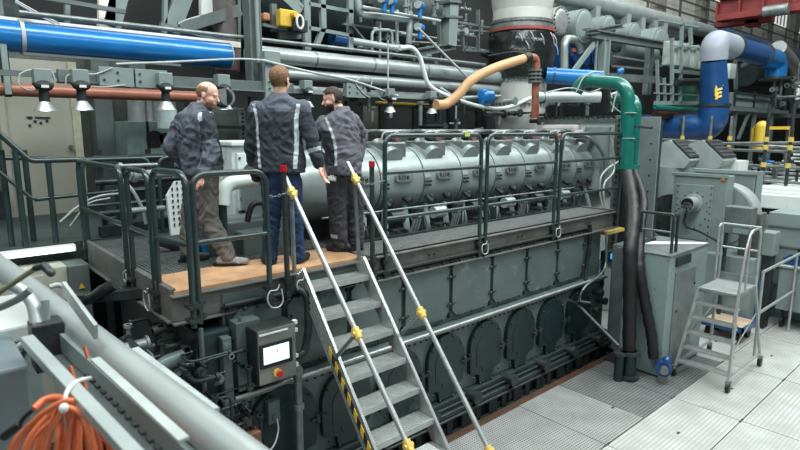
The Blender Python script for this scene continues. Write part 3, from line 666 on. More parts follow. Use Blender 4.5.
# big elbow, filter pots and the brown copper tray
q = MB(); q.tube([(1.28, 4.25, 1.22), (1.28, 4.25, 1.58), (1.50, 4.25, 1.60)], 0.06, 0.16, n=16); q.cyl((1.28, 4.25, 1.20), (1.28, 4.25, 1.24), 0.085, n=18); q.build('lube_elbow', 'teal', E)
q = MB(); q.cyl((1.05, 4.5, 1.68), (1.32, 4.5, 1.68), 0.05, n=14); q.cyl((1.05, 4.5, 1.68), (1.07, 4.5, 1.68), 0.07, n=14); q.cyl((1.3, 4.5, 1.68), (1.32, 4.5, 1.68), 0.07, n=14); q.build('cooler_stub', 'steel', E)
q = MB(); q.box(1.15, 1.5, 4.05, 4.3, 1.16, 1.2); q.box(1.2, 1.24, 4.0, 4.4, 0.5, 1.2); q.build('bracket', 'teal', E, 0.005)
q = MB(); q.box(1.78, 1.98, 3.95, 4.2, 0.80, 0.92); q.build('terminal_box', mat('copper brown box', (0.16, 0.08, 0.045), 0.5), E, 0.01)
q = MB(); q.cyl((1.52, 4.12, 0.3), (1.52, 4.12, 1.3), 0.018); q.build('blue_pipe', 'dblue', E)
q = MB(); q.cyl((1.62, 4.18, 0.4), (1.62, 4.18, 1.82), 0.02); q.cyl((1.95, 4.18, 1.3), (1.95, 4.18, 1.84), 0.015); q.build('riser_pipe', 'teal', E)
# ================================================================== RIGHT OF THE ENGINE
def Y(px, py, y): return at(px, py, y=y)
def X(px, py, x): return at(px, py, x=x)
def Zp(px, py, z): return at(px, py, z=z)
# tall machine cabinet beside the walkway end
t = thing('machine_cabinet', 'large square grey green steel enclosure with flat top beside the wheeled steps', 'cabinet', (8.1, 3.5, 0))
MB().box(7.465, 8.75, 3.06, 3.68, 0.02, 1.70).build('body', mat('scuffed pale green enamel', (0.21, 0.275, 0.27), 0.4, 0.05, 0.1, 2, 0.1, 30, dirt=((0.08, 0.10, 0.10), 16, 0.60)), t, 0.012)
MB().box(7.45, 8.77, 3.045, 3.80, 1.70, 1.72).build('top_sheet', 'steel', t, 0.004)
MB().prism([(7.75, 3.78, 1.722), (8.1, 3.78, 1.722), (8.75, 3.07, 1.722), (8.60, 3.07, 1.722)], (0, 0, 0.005)).build('light_top_panel', 'white', t)
q = MB(); q.box(7.66, 8.33, 3.045, 3.06, 0.1, 1.45); q.build('side_panel', mat('grey side panel', (0.16, 0.185, 0.18), 0.4, 0.2), t, 0.006)
q = MB(); q.box(7.64, 8.1, 3.035, 3.062, 1.54, 1.66); q.build('vent_slot', 'dark', t)
q = MB(); q.cyl((7.75, 3.045, 0.9), (7.75, 3.03, 0.9), 0.02, n=10); q.cyl((8.3, 3.045, 1.2), (8.3, 3.03, 1.2), 0.015, n=10); q.build('latch', 'iron', t)
q = MB(); q.box(7.47, 8.74, 3.08, 3.9, 0, 0.03); q.build('plinth', 'dark', t)
tag(MB().box(7.95, 8.35, 3.65, 3.72, 1.726, 1.76).build('toothed_rack', 'black'), 'small black toothed strip lying on top of the square enclosure', 'tool')
MB().box(7.9, 8.75, 3.68, 4.1, 0.02, 1.66).build('rear_housing', 'struct', t, 0.01)
t = thing('barrier_frame', 'small grey tubular barrier standing on the square enclosure', 'barrier', (7.6, 3.3, 1.72))
q = MB(); q.tube([(7.62, 3.12, 1.722), (7.62, 3.12, 2.24), (7.62, 3.55, 2.24), (7.62, 3.55, 1.722)], 0.02, 0.03); q.tube([(7.76, 3.12, 1.722), (7.76, 3.12, 2.24), (7.62, 3.12, 2.24)], 0.02, 0.03); q.build('frame', 'iron', t)
q = MB(); q.cyl((7.62, 3.12, 2.0), (7.62, 3.55, 2.0), 0.014); q.build('mid_rail', 'steel', t)
# lit instrument in the shadow gap
t = thing('instrument_box', 'small dark instrument with a glowing blue display left of the square enclosure', 'instrument', (7.8, 4.3, 1.25))
p = Y(614, 256, 4.25)
MB().box(p.x - 0.14, p.x + 0.14, 4.26, 4.4, p.z - 0.08, p.z + 0.08).build('housing', 'dark', t); MB().box(p.x - 0.09, p.x + 0.11, 4.25, 4.262, p.z - 0.035, p.z + 0.045).build('display', 'led', t)
p = Y(610, 231, 4.5); tag(MB().box(p.x - 0.3, p.x + 0.3, 4.4, 4.7, p.z - 0.02, p.z + 0.03).build('beam_end', 'gold'), 'yellow beam end at the right end of the walkway by the black hose', 'beam')

# black lagged hoses and green pipes
GX, GY = 8.36, 4.20
P1, P2 = Vector((8.36, 4.20, 0)), Vector((8.60, 4.10, 0))
t = thing('green_pipe', 'green pipe arch in front, dropping beside the tall grey bolted plate', 'pipe', (GX, GY, 2.7))
zt = 4.03
q = MB(); q.tube([Y(576, 92, 5.1), Y(583, 80, 5.0), Vector((P1.x, GY + 0.05, zt)), Vector((P1.x, GY, 2.82))], 0.10, 0.22, n=20, k=8); q.build('bend', 'green', t)
q = MB(); q.cyl((P1.x, GY, 2.82), (P1.x, GY, 2.76), 0.15, n=20); q.build('flange', 'green', t)
q = MB()
for z in (3.22, 3.6): q.cyl((P1.x, GY, z), (P1.x, GY, z + 0.012), 0.104, n=20)
q.build('tie_band', 'cable', t)
t = thing('green_pipe', 'second green pipe arch just behind the front one, nearer the grey plate', 'pipe', (P2.x, P2.y + 0.2, 2.7))
b = Vector((8.80, 4.32, 0))
q = MB(); q.tube([Y(612, 110, 4.9), Y(613, 98, 4.9), Vector((b.x, b.y, 3.84)), Vector((b.x, b.y, 2.80))], 0.085, 0.2, n=18, k=8); q.build('bend', 'green', t)
q = MB(); q.cyl((b.x, b.y, 2.80), (b.x, b.y, 2.75), 0.13, n=18); q.build('flange', 'green', t)
tag(MB().bar((8.25, 4.05, 3.40), (9.0, 4.15, 3.38), 0.03, 0.03).build('pipe_clamp', 'iron'), 'dark clamp bar across the two green pipes', 'clamp')
q = MB(); q.curve([(P1.x, GY, 2.76), (8.0, 3.90, 2.33), (7.62, 3.68, 2.04), (7.3, 3.53, 1.74), (7.22, 3.45, 1.07), (7.16, 3.38, 0.36)], [0.105 - 0.02 * i_ / 40 + 0.006 * math.sin(i_ * 1.9) for i_ in range(41)], 18)
tag(q.build('lagged_hose', 'black'), 'thick black lagged hose from the front green pipe down to the floor', 'hose')
q = MB(); q.curve([(b.x, b.y, 2.75), (8.2, 3.83, 2.34), (7.7, 3.60, 1.96), (7.36, 3.42, 1.55), (7.34, 3.30, 1.08), (7.36, 3.18, 0.6), (7.38, 3.14, 0.3)], [0.07 + 0.006 * math.sin(i_ * 2.1) for i_ in range(49)], 16)
tag(q.build('lagged_hose', 'black'), 'thinner black hose running down to the blue valve at the floor', 'hose')
t = thing('floor_flange', 'dark green flanged pipe stub standing on the grating under the thick hose', 'pipe', (7.1, 3.3, 0))
q = MB(); q.cyl((7.14, 3.36, 0), (7.14, 3.36, 0.40), 0.09, n=18); q.cyl((6.98, 3.42, 0), (6.98, 3.42, 0.36), 0.06, n=16); q.build('stub', 'tealdk', t)
q = MB()
for z in (0.02, 0.36): q.cyl((7.14, 3.36, z), (7.14, 3.36, z + 0.04), 0.14, n=20)
q.cyl((6.98, 3.42, 0.36), (6.98, 3.42, 0.40), 0.09, n=16); q.build('flange', 'iron', t)
t = thing('butterfly_valve', 'blue butterfly valve on the floor between the hose and the square enclosure', 'valve', (7.5, 3.25, 0))
q = MB(); q.cyl((7.33, 2.98, 0.20), (7.42, 3.02, 0.20), 0.105, n=20); q.ell((7.42, 2.98, 0.30), 0.06); q.build('body', 'dblue', t)
q = MB(); q.cyl((7.30, 2.96, 0.22), (7.22, 2.92, 0.22), 0.05, n=12); q.cyl((7.36, 2.99, 0), (7.36, 2.99, 0.1), 0.06); q.build('actuator', 'steel', t)
q = MB(); q.tube([Y(567, 300, 4.1), Y(578, 305, 4.1), Vector((6.98, 3.42, 0.4)) + Vector((-.05, 0, 0.1))], 0.03, 0.1); q.curve([Y(600, 262, 4.15), Y(598, 275, 4.1), Y(583, 290, 4.05), Y(578, 302, 4.05)], 0.016)
tag(q.build('drain_line', 'iron'), 'thin drain pipe slanting from the engine end down to the floor flange', 'pipe')
q = MB(); q.curve([Y(606, 232, 4.1), Y(606, 262, 4.1), Y(600, 275, 4.05), Y(585, 287, 4.05), Y(580, 300, 4.05), Y(590, 303, 4.0)], 0.018)
tag(q.build('bent_tube', 'steel'), 'bent steel tube hanging at the right end of the walkway', 'pipe')
for x, z in ((7.62, 0.95), (7.75, 0.8), (7.55, 0.7)):
    q = MB(); q.cyl((x, 4.35, z), (x, 4.1, z), 0.035, n=10); q.cyl((x, 4.1, z), (x, 4.06, z), 0.055, n=10); q.build('valve', 'iron', E)
q = MB(); q.cyl((8.2, 4.45, 0.2), (8.2, 4.45, 1.3), 0.08); q.build('blue_pipe', 'dblue', E)

# charge air cooler housing at the end of the engine
t = thing('cooler_housing', 'pale grey green charge air cooler casing with bolted flanges at the engine end', 'cooler', (9.6, 5.3, 0))
q = MB(); q.box(9.62, 10.5, 4.95, 6.6, 0.0, 3.52); q.build('casing', mat('pale cooler enamel', (0.62, 0.70, 0.68), 0.4, 0, 0.1, 2, 0.1, 20, dirt=((0.34, 0.36, 0.34), 4, 0.6)), t, 0.02)
q = MB(); q.box(9.45, 9.64, 5.75, 6.55, 2.3, 3.45); q.build('intake_box', mat('pinkish white lagging', (0.50, 0.47, 0.45), 0.6, 0, 0.1), t, 0.06)
q = MB(); q.box(9.56, 9.66, 4.90, 5.06, 0.9, 3.6); q.box(9.55, 10.55, 4.9, 6.65, 3.5, 3.56); q.build('flange', 'steel', t, 0.008)
q = MB()
for i in range(26): z = 1.0 + i * 0.1; q.box(9.52, 9.57, 4.92, 4.98, z, z + 0.05)
for i in range(16): q.box(9.52, 9.58, 5.05 + i * 0.1, 5.10 + i * 0.1, 3.56, 3.60)
q.build('bolt_row', 'iron', t)
q = MB(); q.prism([(9.56, 5.55, 3.4), (9.56, 5.15, 3.4), (9.56, 5.25, 3.15), (9.56, 5.45, 3.15)], (0.1, 0, 0)); q.cyl((9.5, 5.35, 2.3), (9.5, 5.35, 3.4), 0.22, n=20); q.build('air_duct', 'grey', t)
t = thing('bolted_plate', 'tall narrow grey steel plate with a line of bolt holes behind the green pipes', 'plate', (9.7, 4.5, 0.5))
a, c = X(644, 117, 9.6), X(661, 117, 9.6)
MB().box(9.58, 9.62, c.y, 4.72, 1.25, 3.57).build('plate', mat('blue grey plate', (0.20, 0.25, 0.25), 0.4, 0.2, 0.1), t, 0.005)
q = MB()
for i in range(8): q.cyl((9.58, c.y + 0.12, 1.5 + i * 0.27), (9.572, c.y + 0.12, 1.5 + i * 0.27), 0.016, n=10)
q.build('bolt', 'dark', t)
MB().box(9.59, 9.66, 4.72, 4.85, 0.6, 3.5).build('slotted_edge', 'iron', t)
MB().box(9.65, 9.75, c.y + 0.02, 4.95, 0, 3.5).build('back_plate', 'iron', t)
# tangle of white cables by the green pipes
for i, pts in enumerate(([(640, 150, 4.9), (606, 170, 4.8), (600, 190, 4.8), (604, 215, 4.8)], [(612, 140, 4.7), (614, 170, 4.7), (604, 185, 4.6), (605, 212, 4.6)], [(576, 92, 5.0), (585, 76, 4.9), (598, 72, 4.8), (606, 80, 4.8), (612, 98, 4.7)], [(548, 92, 5.2), (570, 88, 5.1), (590, 92, 4.9), (606, 86, 4.9)], [(606, 96, 4.8), (615, 108, 4.7), (625, 116, 4.5), (630, 130, 4.2)], [(612, 112, 4.6), (617, 92, 4.6), (625, 84, 4.5), (632, 87, 4.4)])):
    q = MB(); q.curve([Y(*p) for p in pts], 0.016 if i < 2 else 0.012, 6)
    tag(q.build('cable', 'cable'), ('white cable looping down the cooler casing', 'inner white cable hanging beside the cooler casing', 'thin cable arching over the front green pipe', 'grey cable running left from the green pipes', 'white hose dropping along the front green pipe', 'short cable looped between the two green arches')[i], 'cable')
t = thing('insulated_pipe', 'short white insulated pipe ending left of the green pipes', 'pipe', (7.9, 5.6, 3.8))
q = MB(); q.cyl(Y(538, 97, 6.4), Y(600, 97, 5.6), 0.10, n=20); q.build('sleeve', 'silver', t); q = MB(); p = Y(541, 97, 6.36); q.cyl(p, p + Vector((0.05, -0.01, 0)), 0.12, n=20); q.build('collar', 'iron', t)
q = MB(); q.cyl(Y(608, 112, 4.75), Y(608, 75, 4.75), 0.04, n=10); tag(q.build('cable_post', 'iron'), 'dark vertical post between the green arches and the white pipe', 'post')
for k, (px, py, c) in enumerate(((618, 72, 'blue'), (624, 88, 'blue'), (613, 84, 'white'), (612, 96, 'white'), (629, 104, 'white'))):
    q = MB(); p = Y(px, py, 4.9); q.cyl(p, p + Vector((0.07, -0.05, 0.03)), 0.045, n=12); q.cyl(p - Vector((0, 0, 0.09)), p, 0.02, n=8)
    tag(q.build('pressure_transmitter', c), ('blue transmitter above the green arches', 'blue transmitter under the front green arch', 'white transmitter on the cable post', 'lower white transmitter on the cable post', 'white transmitter between the green legs')[k], 'instrument')

# ------------------------------------------------ centrifugal fan
t = thing('centrifugal_fan', 'big grey green centrifugal fan with a square bolted front and curved housing', 'fan', (11, 4, 0))
q = MB(); q.box(10.5, 10.85, 3.47, 4.36, 0.25, 2.57); q.build('front_casing', 'grey', t, 0.012)
q = MB(); q.box(10.47, 10.5, 3.44, 4.39, 2.54, 2.60); q.box(10.46, 10.50, 3.66, 4.28, 1.42, 2.40); q.build('front_plate', 'grey', t, 0.008)
q = MB()
for i in range(9):
    for y, z in ((3.69, 1.46 + i * 0.113), (4.25, 1.46 + i * 0.113)): q.cyl((10.46, y, z), (10.45, y, z), 0.012, n=6)
for i in range(14):
    a = 2 * math.pi * i / 14; q.cyl((10.46, 3.97 + 0.24 * math.cos(a), 1.95 + 0.32 * math.sin(a)), (10.45, 3.97 + 0.24 * math.cos(a), 1.95 + 0.32 * math.sin(a)), 0.012, n=6)
q.build('bolt', 'iron', t)
q = MB(); q.cyl((10.46, 3.97, 2.08), (10.20, 3.97, 2.08), 0.115, n=24); q.cyl((10.46, 3.97, 2.08), (10.42, 3.97, 2.08), 0.16, n=20); mo = q.build('motor', 'silver', t)
q = MB(); q.cyl((10.20, 3.97, 2.08), (10.185, 3.97, 2.08), 0.10, n=24); q.build('grille', 'black', mo)
q = MB()
for i in range(6): a = math.pi * i / 6 * 2; q.bar((10.18, 3.97, 2.08), (10.18, 3.97 + 0.1 * math.cos(a), 2.02 + 0.1 * math.sin(a)), 0.012, 0.02)
for r_ in (0.05, 0.085): q.sweep([(10.18, 3.97 + r_ * math.cos(a), 2.02 + r_ * math.sin(a)) for a in [2 * math.pi * k / 24 for k in range(25)]], 0.004, 5)
q.build('guard', 'steel', mo)
q = MB(); q.curve([X(686, 210, 10.4), X(685, 225, 10.35), X(700, 232, 10.2), X(715, 240, 10.0), X(726, 248, 9.9)], 0.018); q.build('motor_cable', 'black', t)
# scroll: circular housing with axis along X
q = MB(); cyc, czc, R_ = 3.72, 1.84, 0.56
poly = [(11.0, cyc + R_ * math.cos(a), czc + R_ * math.sin(a)) for a in [2 * math.pi * k / 48 for k in range(48)]]
q.prism(poly, (0.42, 0, 0), True); q.build('scroll_housing', mat('bright scroll sheet', (0.42, 0.46, 0.45), 0.35, 0.3, 0.1), t)
q = MB(); poly = [(10.97, cyc + (R_ - 0.02) * math.cos(a), czc + (R_ - 0.02) * math.sin(a)) for a in [2 * math.pi * k / 48 for k in range(48)]]; q.prism(poly, (0.03, 0, 0), True); q.build('scroll_side', 'grey', t)
q = MB(); q.box(11.56, 11.62, 3.36, 4.4, 1.6, 2.6); q.box(11.55, 12.0, 3.36, 3.40, 1.6, 2.6); q.box(11.6, 12.0, 3.4, 4.4, 1.6, 2.58); q.box(11.5, 11.62, 3.34, 4.42, 2.55, 2.62); q.build('outlet_box', 'grey', t, 0.008)
q = MB(); q.box(10.3, 12.1, 2.9, 4.6, 0.0, 1.25); q.build('base_box', 'grey', t, 0.01)
q = MB(); q.cyl((10.5, 3.4, 1.4), (10.9, 3.4, 1.4), 0.0, 0.0, n=4) if 0 else q.box(10.47, 10.5, 3.5, 3.56, 2.5, 2.54); q.build('orange_tag', mat('orange sticker', (0.6, 0.18, 0.04), 0.5), t)
# round drum duct left of the fan and hooded ducts behind
for lab, (px0, px1, py0, py1, xx) in {'left pale duct hood with dark louvre, behind the tall bolted plate': (652, 680, 132, 190, 12.4), 'pale duct hood with dark louvre behind the fan': (685, 712, 130, 190, 12.9)}.items():
    t = thing('duct_hood', lab, 'duct', (xx, 5, 0))
    b = X((px0 + px1) / 2, 170, xx); w = 0.42
    q = MB()
    poly = [(b.x, b.y + w, 2.55), (b.x, b.y - w * 0.9, 2.55), (b.x, b.y - w * 1.15, 2.72), (b.x, b.y - w * 0.05, 3.14), (b.x, b.y + w * 0.6, 3.05), (b.x, b.y + w * 0.95, 2.8)]
    q.prism(poly, (0.8, 0, 0)); q.build('hood', 'silver', t, 0.02)
    q = MB(); a_, b_ = Vector((b.x + 0.4, b.y - w * 1.05, 2.76)), Vector((b.x + 0.4, b.y - w * 0.12, 3.12)); nrm = Vector((0, -(b_ - a_).z, (b_ - a_).y)) * -1
    q.bar(a_ + Vector((0, -0.02, 0.015)), b_ + Vector((0, -0.02, 0.015)), 0.72, 0.03); q.build('louvre', 'dark', t)
    q = MB()
    for k in range(5): c_ = a_.lerp(b_, (k + 0.5) / 5) + Vector((0, -0.04, 0.03)); q.bar(c_ - Vector((0.36, 0, 0)), c_ + Vector((0.36, 0, 0)), 0.03, 0.02)
    q.build('louvre_blade', 'steel', t)
    q = MB(); q.cyl((b.x + 0.4, b.y, 0.3), (b.x + 0.4, b.y, 2.56), 0.44, n=28); q.build('drum', 'grey', t)
t = thing('fan_inlet_drum', 'dark round opening of the drum at the left side of the fan', 'drum', (10.9, 4.6, 1.0))
q = MB(); q.cyl((10.7, 4.45, 1.75), (11.2, 4.45, 1.75), 0.42, n=28); q.build('drum', 'iron', t)
tag(MB().box(10.2, 10.35, 4.9, 5.6, 1.2, 2.0).build('cardboard_box', mat('cardboard', (0.42, 0.32, 0.22), 0.8)), 'brown cardboard between the bolted plate and the fan', 'box')
# switch boxes by the steps
t = thing('switch_box', 'grey green motor starter box on a stand behind the wheeled steps', 'box', (10.2, 3.1, 0))
a = X(725, 206, 10.0); b2 = X(750, 236, 10.0)
q = MB(); q.box(10.0, 10.25, b2.y, a.y, b2.z, a.z); q.build('housing', 'struct', t, 0.015)
q = MB(); q.cyl((10.1, a.y - 0.03, 0), (10.1, a.y - 0.03, b2.z), 0.03); q.build('post', 'iron', t)
q = MB(); q.box(9.985, 10.0, b2.y + 0.03, b2.y + 0.25, b2.z + 0.02, b2.z + 0.1); q.build('cover', 'grey', t)
t = thing('switch_box', 'upright grey box with red switch behind the wheeled steps handrail', 'box', (10.6, 2.8, 0))
a = X(741, 212, 10.5); b2 = X(757, 258, 10.5)
q = MB(); q.box(10.5, 10.8, b2.y, a.y, b2.z, a.z); q.build('housing', mat('dark grey box paint', (0.10, 0.105, 0.10), 0.4), t, 0.015)
q = MB(); c_ = X(750, 247, 10.5); q.cyl((10.5, c_.y, c_.z), (10.47, c_.y, c_.z), 0.035, n=10); q.build('switch', 'red', t)
q = MB(); q.box(10.55, 10.75, b2.y + 0.05, a.y - 0.05, 0, b2.z); q.build('stand', 'iron', t)
t = thing('switch_box', 'light grey box at the right of the wheeled steps with black feet', 'box', (10.9, 2.6, 0))
a = X(757, 231, 10.7); b2 = X(773, 257, 10.7)
q = MB(); q.box(10.7, 11.0, b2.y, a.y, b2.z, a.z); q.build('housing', 'grey', t, 0.02)
q = MB(); q.box(10.72, 10.95, b2.y + 0.03, a.y - 0.03, 0, b2.z); q.build('stand', 'dark', t)
t = thing('duct_cabinet', 'grey green cabinet with horizontal ribs at the right behind the white box', 'cabinet', (12, 2.9, 0))
q = MB(); q.box(11.6, 12.6, 2.45, 3.1, 0.0, 1.9); q.build('body', 'grey', t, 0.01)
q = MB()
for z in (0.6, 0.95, 1.3, 1.65): q.box(11.57, 12.6, 2.42, 3.12, z, z + 0.03)
q.build('rib', 'struct', t)

# ------------------------------------------------ wheeled steps
t = thing('wheeled_steps', 'aluminium wheeled access steps with handrail standing on the floor plates', 'steps', (8.2, 2.6, 0))
pz = 1.25
def sy(side, z): k_ = min(z, 1.25) / 1.25; return (2.99 - 0.14 * k_) if side else (2.30 + 0.07 * k_)
def sp_(x, side, z): return Vector((x, sy(side, z), z))
for sd in (0, 1):
    q = MB(); q.bar(sp_(7.70, sd, 0.09), sp_(7.96, sd, pz - 0.02), 0.06, 0.026, up=(0, 1, 0)); q.build('front_leg', 'alu', t)
    q = MB(); q.bar(sp_(8.95, sd, 0.09), sp_(8.62, sd, pz), 0.045, 0.028, up=(0, 1, 0)); q.build('back_leg', 'alu', t)
    q = MB(); q.bar(sp_(7.74, sd, 0.2), sp_(8.92, sd, 0.2), 0.03, 0.02); q.build('base_rail', 'alu', t)
    q = MB(); q.cyl(sp_(7.80, sd, 0.5), sp_(8.75, sd, 0.85), 0.010, n=8); q.build('side_brace', 'steel', t)
    for x in (7.70, 8.95):
        y = sy(sd, 0.06)
        q = MB(); q.cyl((x, y - 0.02, 0.062), (x, y + 0.02, 0.062), 0.060, n=20); wh = q.build('castor_wheel', 'black', t)
        q = MB(); q.box(x - 0.02, x + 0.02, y - 0.03, y - 0.024, 0.05, 0.15); q.box(x - 0.02, x + 0.02, y + 0.024, y + 0.03, 0.05, 0.15); q.box(x - 0.025, x + 0.025, y - 0.03, y + 0.03, 0.14, 0.155); q.build('fork', 'steel', wh)
    y = sy(sd, 1.3)
    if sd:
        q = MB(); q.tube([(8.64, y, 1.2), (8.62, y, 2.05), (8.50, y, 2.05), (8.50, y, 1.25)], 0.015, 0.05); q.build('handrail_post', 'alu', t); continue
    q = MB(); q.tube([(7.93, sy(sd, .75), 0.78), (7.80, sy(sd, .82), 0.86), (8.08, y, 1.80), (8.20, y, 2.05), (8.62, y, 2.05), (8.64, y, 1.2)], 0.017, 0.12, n=10); q.build('handrail', 'alu', t)
    q = MB(); q.cyl((8.20, y, 1.25), (8.20, y, 2.02), 0.014); q.build('handrail_post', 'alu', t)
yA, yB = 2.85, 2.37
q = MB(); q.box(7.94, 8.66, yB, yA, pz - 0.03, pz); q.build('platform', 'alu', t, 0.004)
q = MB(); q.box(7.93, 8.67, yB - 0.01, yA + 0.01, pz - 0.055, pz - 0.028); q.box(8.64, 8.66, yB, yA, pz, pz + 0.10); q.build('platform_rim', 'steel', t)
for k in range(5):
    z = 0.22 + k * 0.205; x = 7.72 + (z - 0.09) * 0.22
    q = MB(); q.box(x - 0.03, x + 0.12, sy(0, z), sy(1, z), z - 0.024, z)
    for j in range(4): q.box(x - 0.03 + j * 0.04, x - 0.015 + j * 0.04, sy(0, z), sy(1, z), z, z + 0.004)
    q.build('tread', 'alu', t)
q = MB(); q.cyl((8.64, yB, 1.72), (8.64, yA, 1.72), 0.014); q.build('back_rail', 'alu', t)
q = MB(); q.cyl((8.62, yB, 2.05), (8.62, yA, 2.05), 0.016); q.build('back_rail', 'alu', t)
# hand rail beside white cabinet
t = thing('floor_barrier', 'low two bar aluminium barrier right of the wheeled steps', 'barrier', (10, 2.6, 0))
for z in (1.32, 0.70):
    q = MB(); q.cyl((9.2, 2.45, z), (12.6, 2.45, z), 0.022, n=10); q.build('rail', 'alu', t)
for x in (9.2, 10.9, 12.6):
    q = MB(); q.cyl((x, 2.45, 0), (x, 2.45, 1.32), 0.022, n=10); q.build('post', 'alu', t)
# trolley
t = thing('platform_trolley', 'blue push trolley with wooden deck behind the wheeled steps', 'trolley', (9.9, 3.1, 0))
q = MB(); q.box(9.6, 10.2, 2.75, 3.35, 0.24, 0.28); q.build('deck', mat('trolley wood', (0.45, 0.33, 0.22), 0.6), t)
q = MB(); q.box(9.58, 10.22, 2.73, 2.76, 0.2, 0.29); q.box(9.58, 9.61, 2.73, 3.37, 0.2, 0.29); q.box(10.2, 10.23, 2.73, 3.37, 0.2, 0.29); q.build('rim', 'dblue', t)
q = MB(); q.tube([(10.2, 2.78, 0.25), (10.28, 2.78, 0.95), (10.28, 3.32, 0.95), (10.2, 3.32, 0.25)], 0.016, 0.05); q.build('handle', 'dblue', t)
for x in (9.7, 10.1):
    for y in (2.82, 3.28):
        q = MB(); q.cyl((x, y - 0.025, 0.09), (x, y + 0.025, 0.09), 0.088, n=18); q.build('wheel', 'black', t)
# white tool cabinet with blue crate
t = thing('tool_cart', 'pale grey tool cabinet on castors at the right edge', 'cabinet', (11.6, 2.0, 0))
q = MB(); q.box(11.0, 12.2, 1.7, 2.70, 0.32, 1.06); q.build('body', 'grey', t, 0.015)
q = MB(); q.box(10.96, 12.24, 1.66, 2.74, 1.06, 1.10); q.build('top', 'silver', t, 0.008)
for x in (11.1, 12.1):
    for y in (1.8, 2.6):
        q = MB(); q.cyl((x, y - 0.02, 0.1), (x, y + 0.02, 0.1), 0.1, n=16); q.box(x - 0.02, x + 0.02, y - 0.02, y + 0.02, 0.1, 0.33); q.build('castor', 'black', t)
def crate(lab, x, y, z, sx, sy, sz, mt):
    t = thing('storage_bin', lab, 'bin', (x, y, z)); q = MB()
    q.box(x, x + sx, y, y + sy, z, z + 0.01); q.box(x, x + 0.015, y, y + sy, z, z + sz); q.box(x + sx - 0.015, x + sx, y, y + sy, z, z + sz); q.box(x, x + sx, y, y + 0.015, z, z + sz); q.box(x, x + sx, y + sy - 0.015, y + sy, z, z + sz)
    q.build('bin_body', mt, t); q = MB(); q.box(x - 0.01, x + sx + 0.01, y - 0.01, y, z + sz - 0.03, z + sz); q.box(x - 0.01, x, y - 0.01, y + sy + 0.01, z + sz - 0.03, z + sz); q.build('rim', mt, t)
crate('blue plastic bin on the pale tool cabinet', 11.08, 2.34, 1.10, 0.35, 0.33, 0.12, 'dblue')
crate('black tray behind the blue bin on the pale tool cabinet', 11.6, 2.1, 1.10, 0.5, 0.5, 0.2, 'black')
t = thing('spray_bottle', 'small white bottle beside the blue bin', 'bottle', (11.16, 2.2, 1.10))
MB().cyl((11.16, 2.22, 1.10), (11.16, 2.22, 1.22), 0.045, n=14).build('bottle_body', 'white', t); MB().cyl((11.16, 2.22, 1.22), (11.16, 2.22, 1.27), 0.02, n=10).build('cap', 'black', t)
# white test bench with pipework (far right)
t = thing('white_bench', 'long white boxed bench behind the fan, scaffold poles around it', 'bench', (15, 4, 0))
q = MB(); q.box(13.6, 19, 2.7, 4.15, 1.72, 2.02); q.build('top', 'white', t, 0.02)
q = MB(); q.box(13.8, 18.5, 3.0, 3.9, 2.02, 2.16); q.build('upper_tray', 'white', t, 0.02)
q = MB(); q.box(13.7, 18.9, 2.8, 4.0, 0.0, 1.72); q.build('base', 'iron', t)
q = MB(); q.box(13.4, 13.5, 2.9, 3.9, 1.1, 1.6); q.build('front_panel', mat('olive grey panel', (0.22, 0.23, 0.19), 0.5), t)
q = MB(); a = X(706, 160, 13.6); b2 = X(738, 172, 13.6); q.box(13.6, 14.2, b2.y, a.y, a.z - 0.27, a.z - 0.0)
tag(q.build('white_box', 'white'), 'flat white box on top behind the fan outlet', 'box')
rn = random.Random(5)
for i in range(10):
    px = 742 + i * 6 + rn.uniform(-2, 2); py = 165 + rn.uniform(-4, 12); p = at(px, py, x=14.5 + rn.uniform(0, 2)); q = MB()
    q.cyl(p, p + Vector((0, 0, 0.16)), 0.045, n=10); q.cyl(p + Vector((0, 0, 0.16)), p + Vector((0, 0, 0.2)), 0.08, n=10); q.cyl(p + Vector((0, 0, 0.06)), p + Vector((0, -0.2, 0.06)), 0.035, n=8); q.cyl(p + Vector((0, 0, 0)), p - Vector((0, 0, p.z - 2.02)) if p.z > 2.1 else p, 0.03, n=6) if p.z > 2.1 else None
    tag(q.build('valve', rn.choice(('steel', 'silver', 'iron')) if i != 4 else 'blue'), 'small metal valve on the white bench pipework, %s of nine' % ('leftmost', 'second from left', 'third from left', 'fourth from left', '', 'fifth from left', 'sixth from left', 'third from right', 'second from right', 'rightmost')[i] if i != 4 else 'small blue valve among the steel ones on the white bench', 'valve', 'valves on the white bench')
for i in range(9):
    z = 2.15 + 0.07 * i; x = 14 + 0.45 * i; q = MB(); q.tube([(x, 4.3, z), (x, 3.1 - 0.1 * (i % 3), z), (x + 0.5, 3.0 - 0.1 * (i % 3), z), (x + 0.5, 3.0, 2.0)], 0.03, 0.1)
    tag(q.build('bench_pipe', 'steel' if i % 2 else 'silver'), 'thin bent pipe over the white bench, %s row from the near end' % ('first', 'second', 'third', 'fourth', 'fifth', 'sixth', 'seventh', 'eighth', 'ninth')[i], 'pipe', 'thin pipes over the white bench')
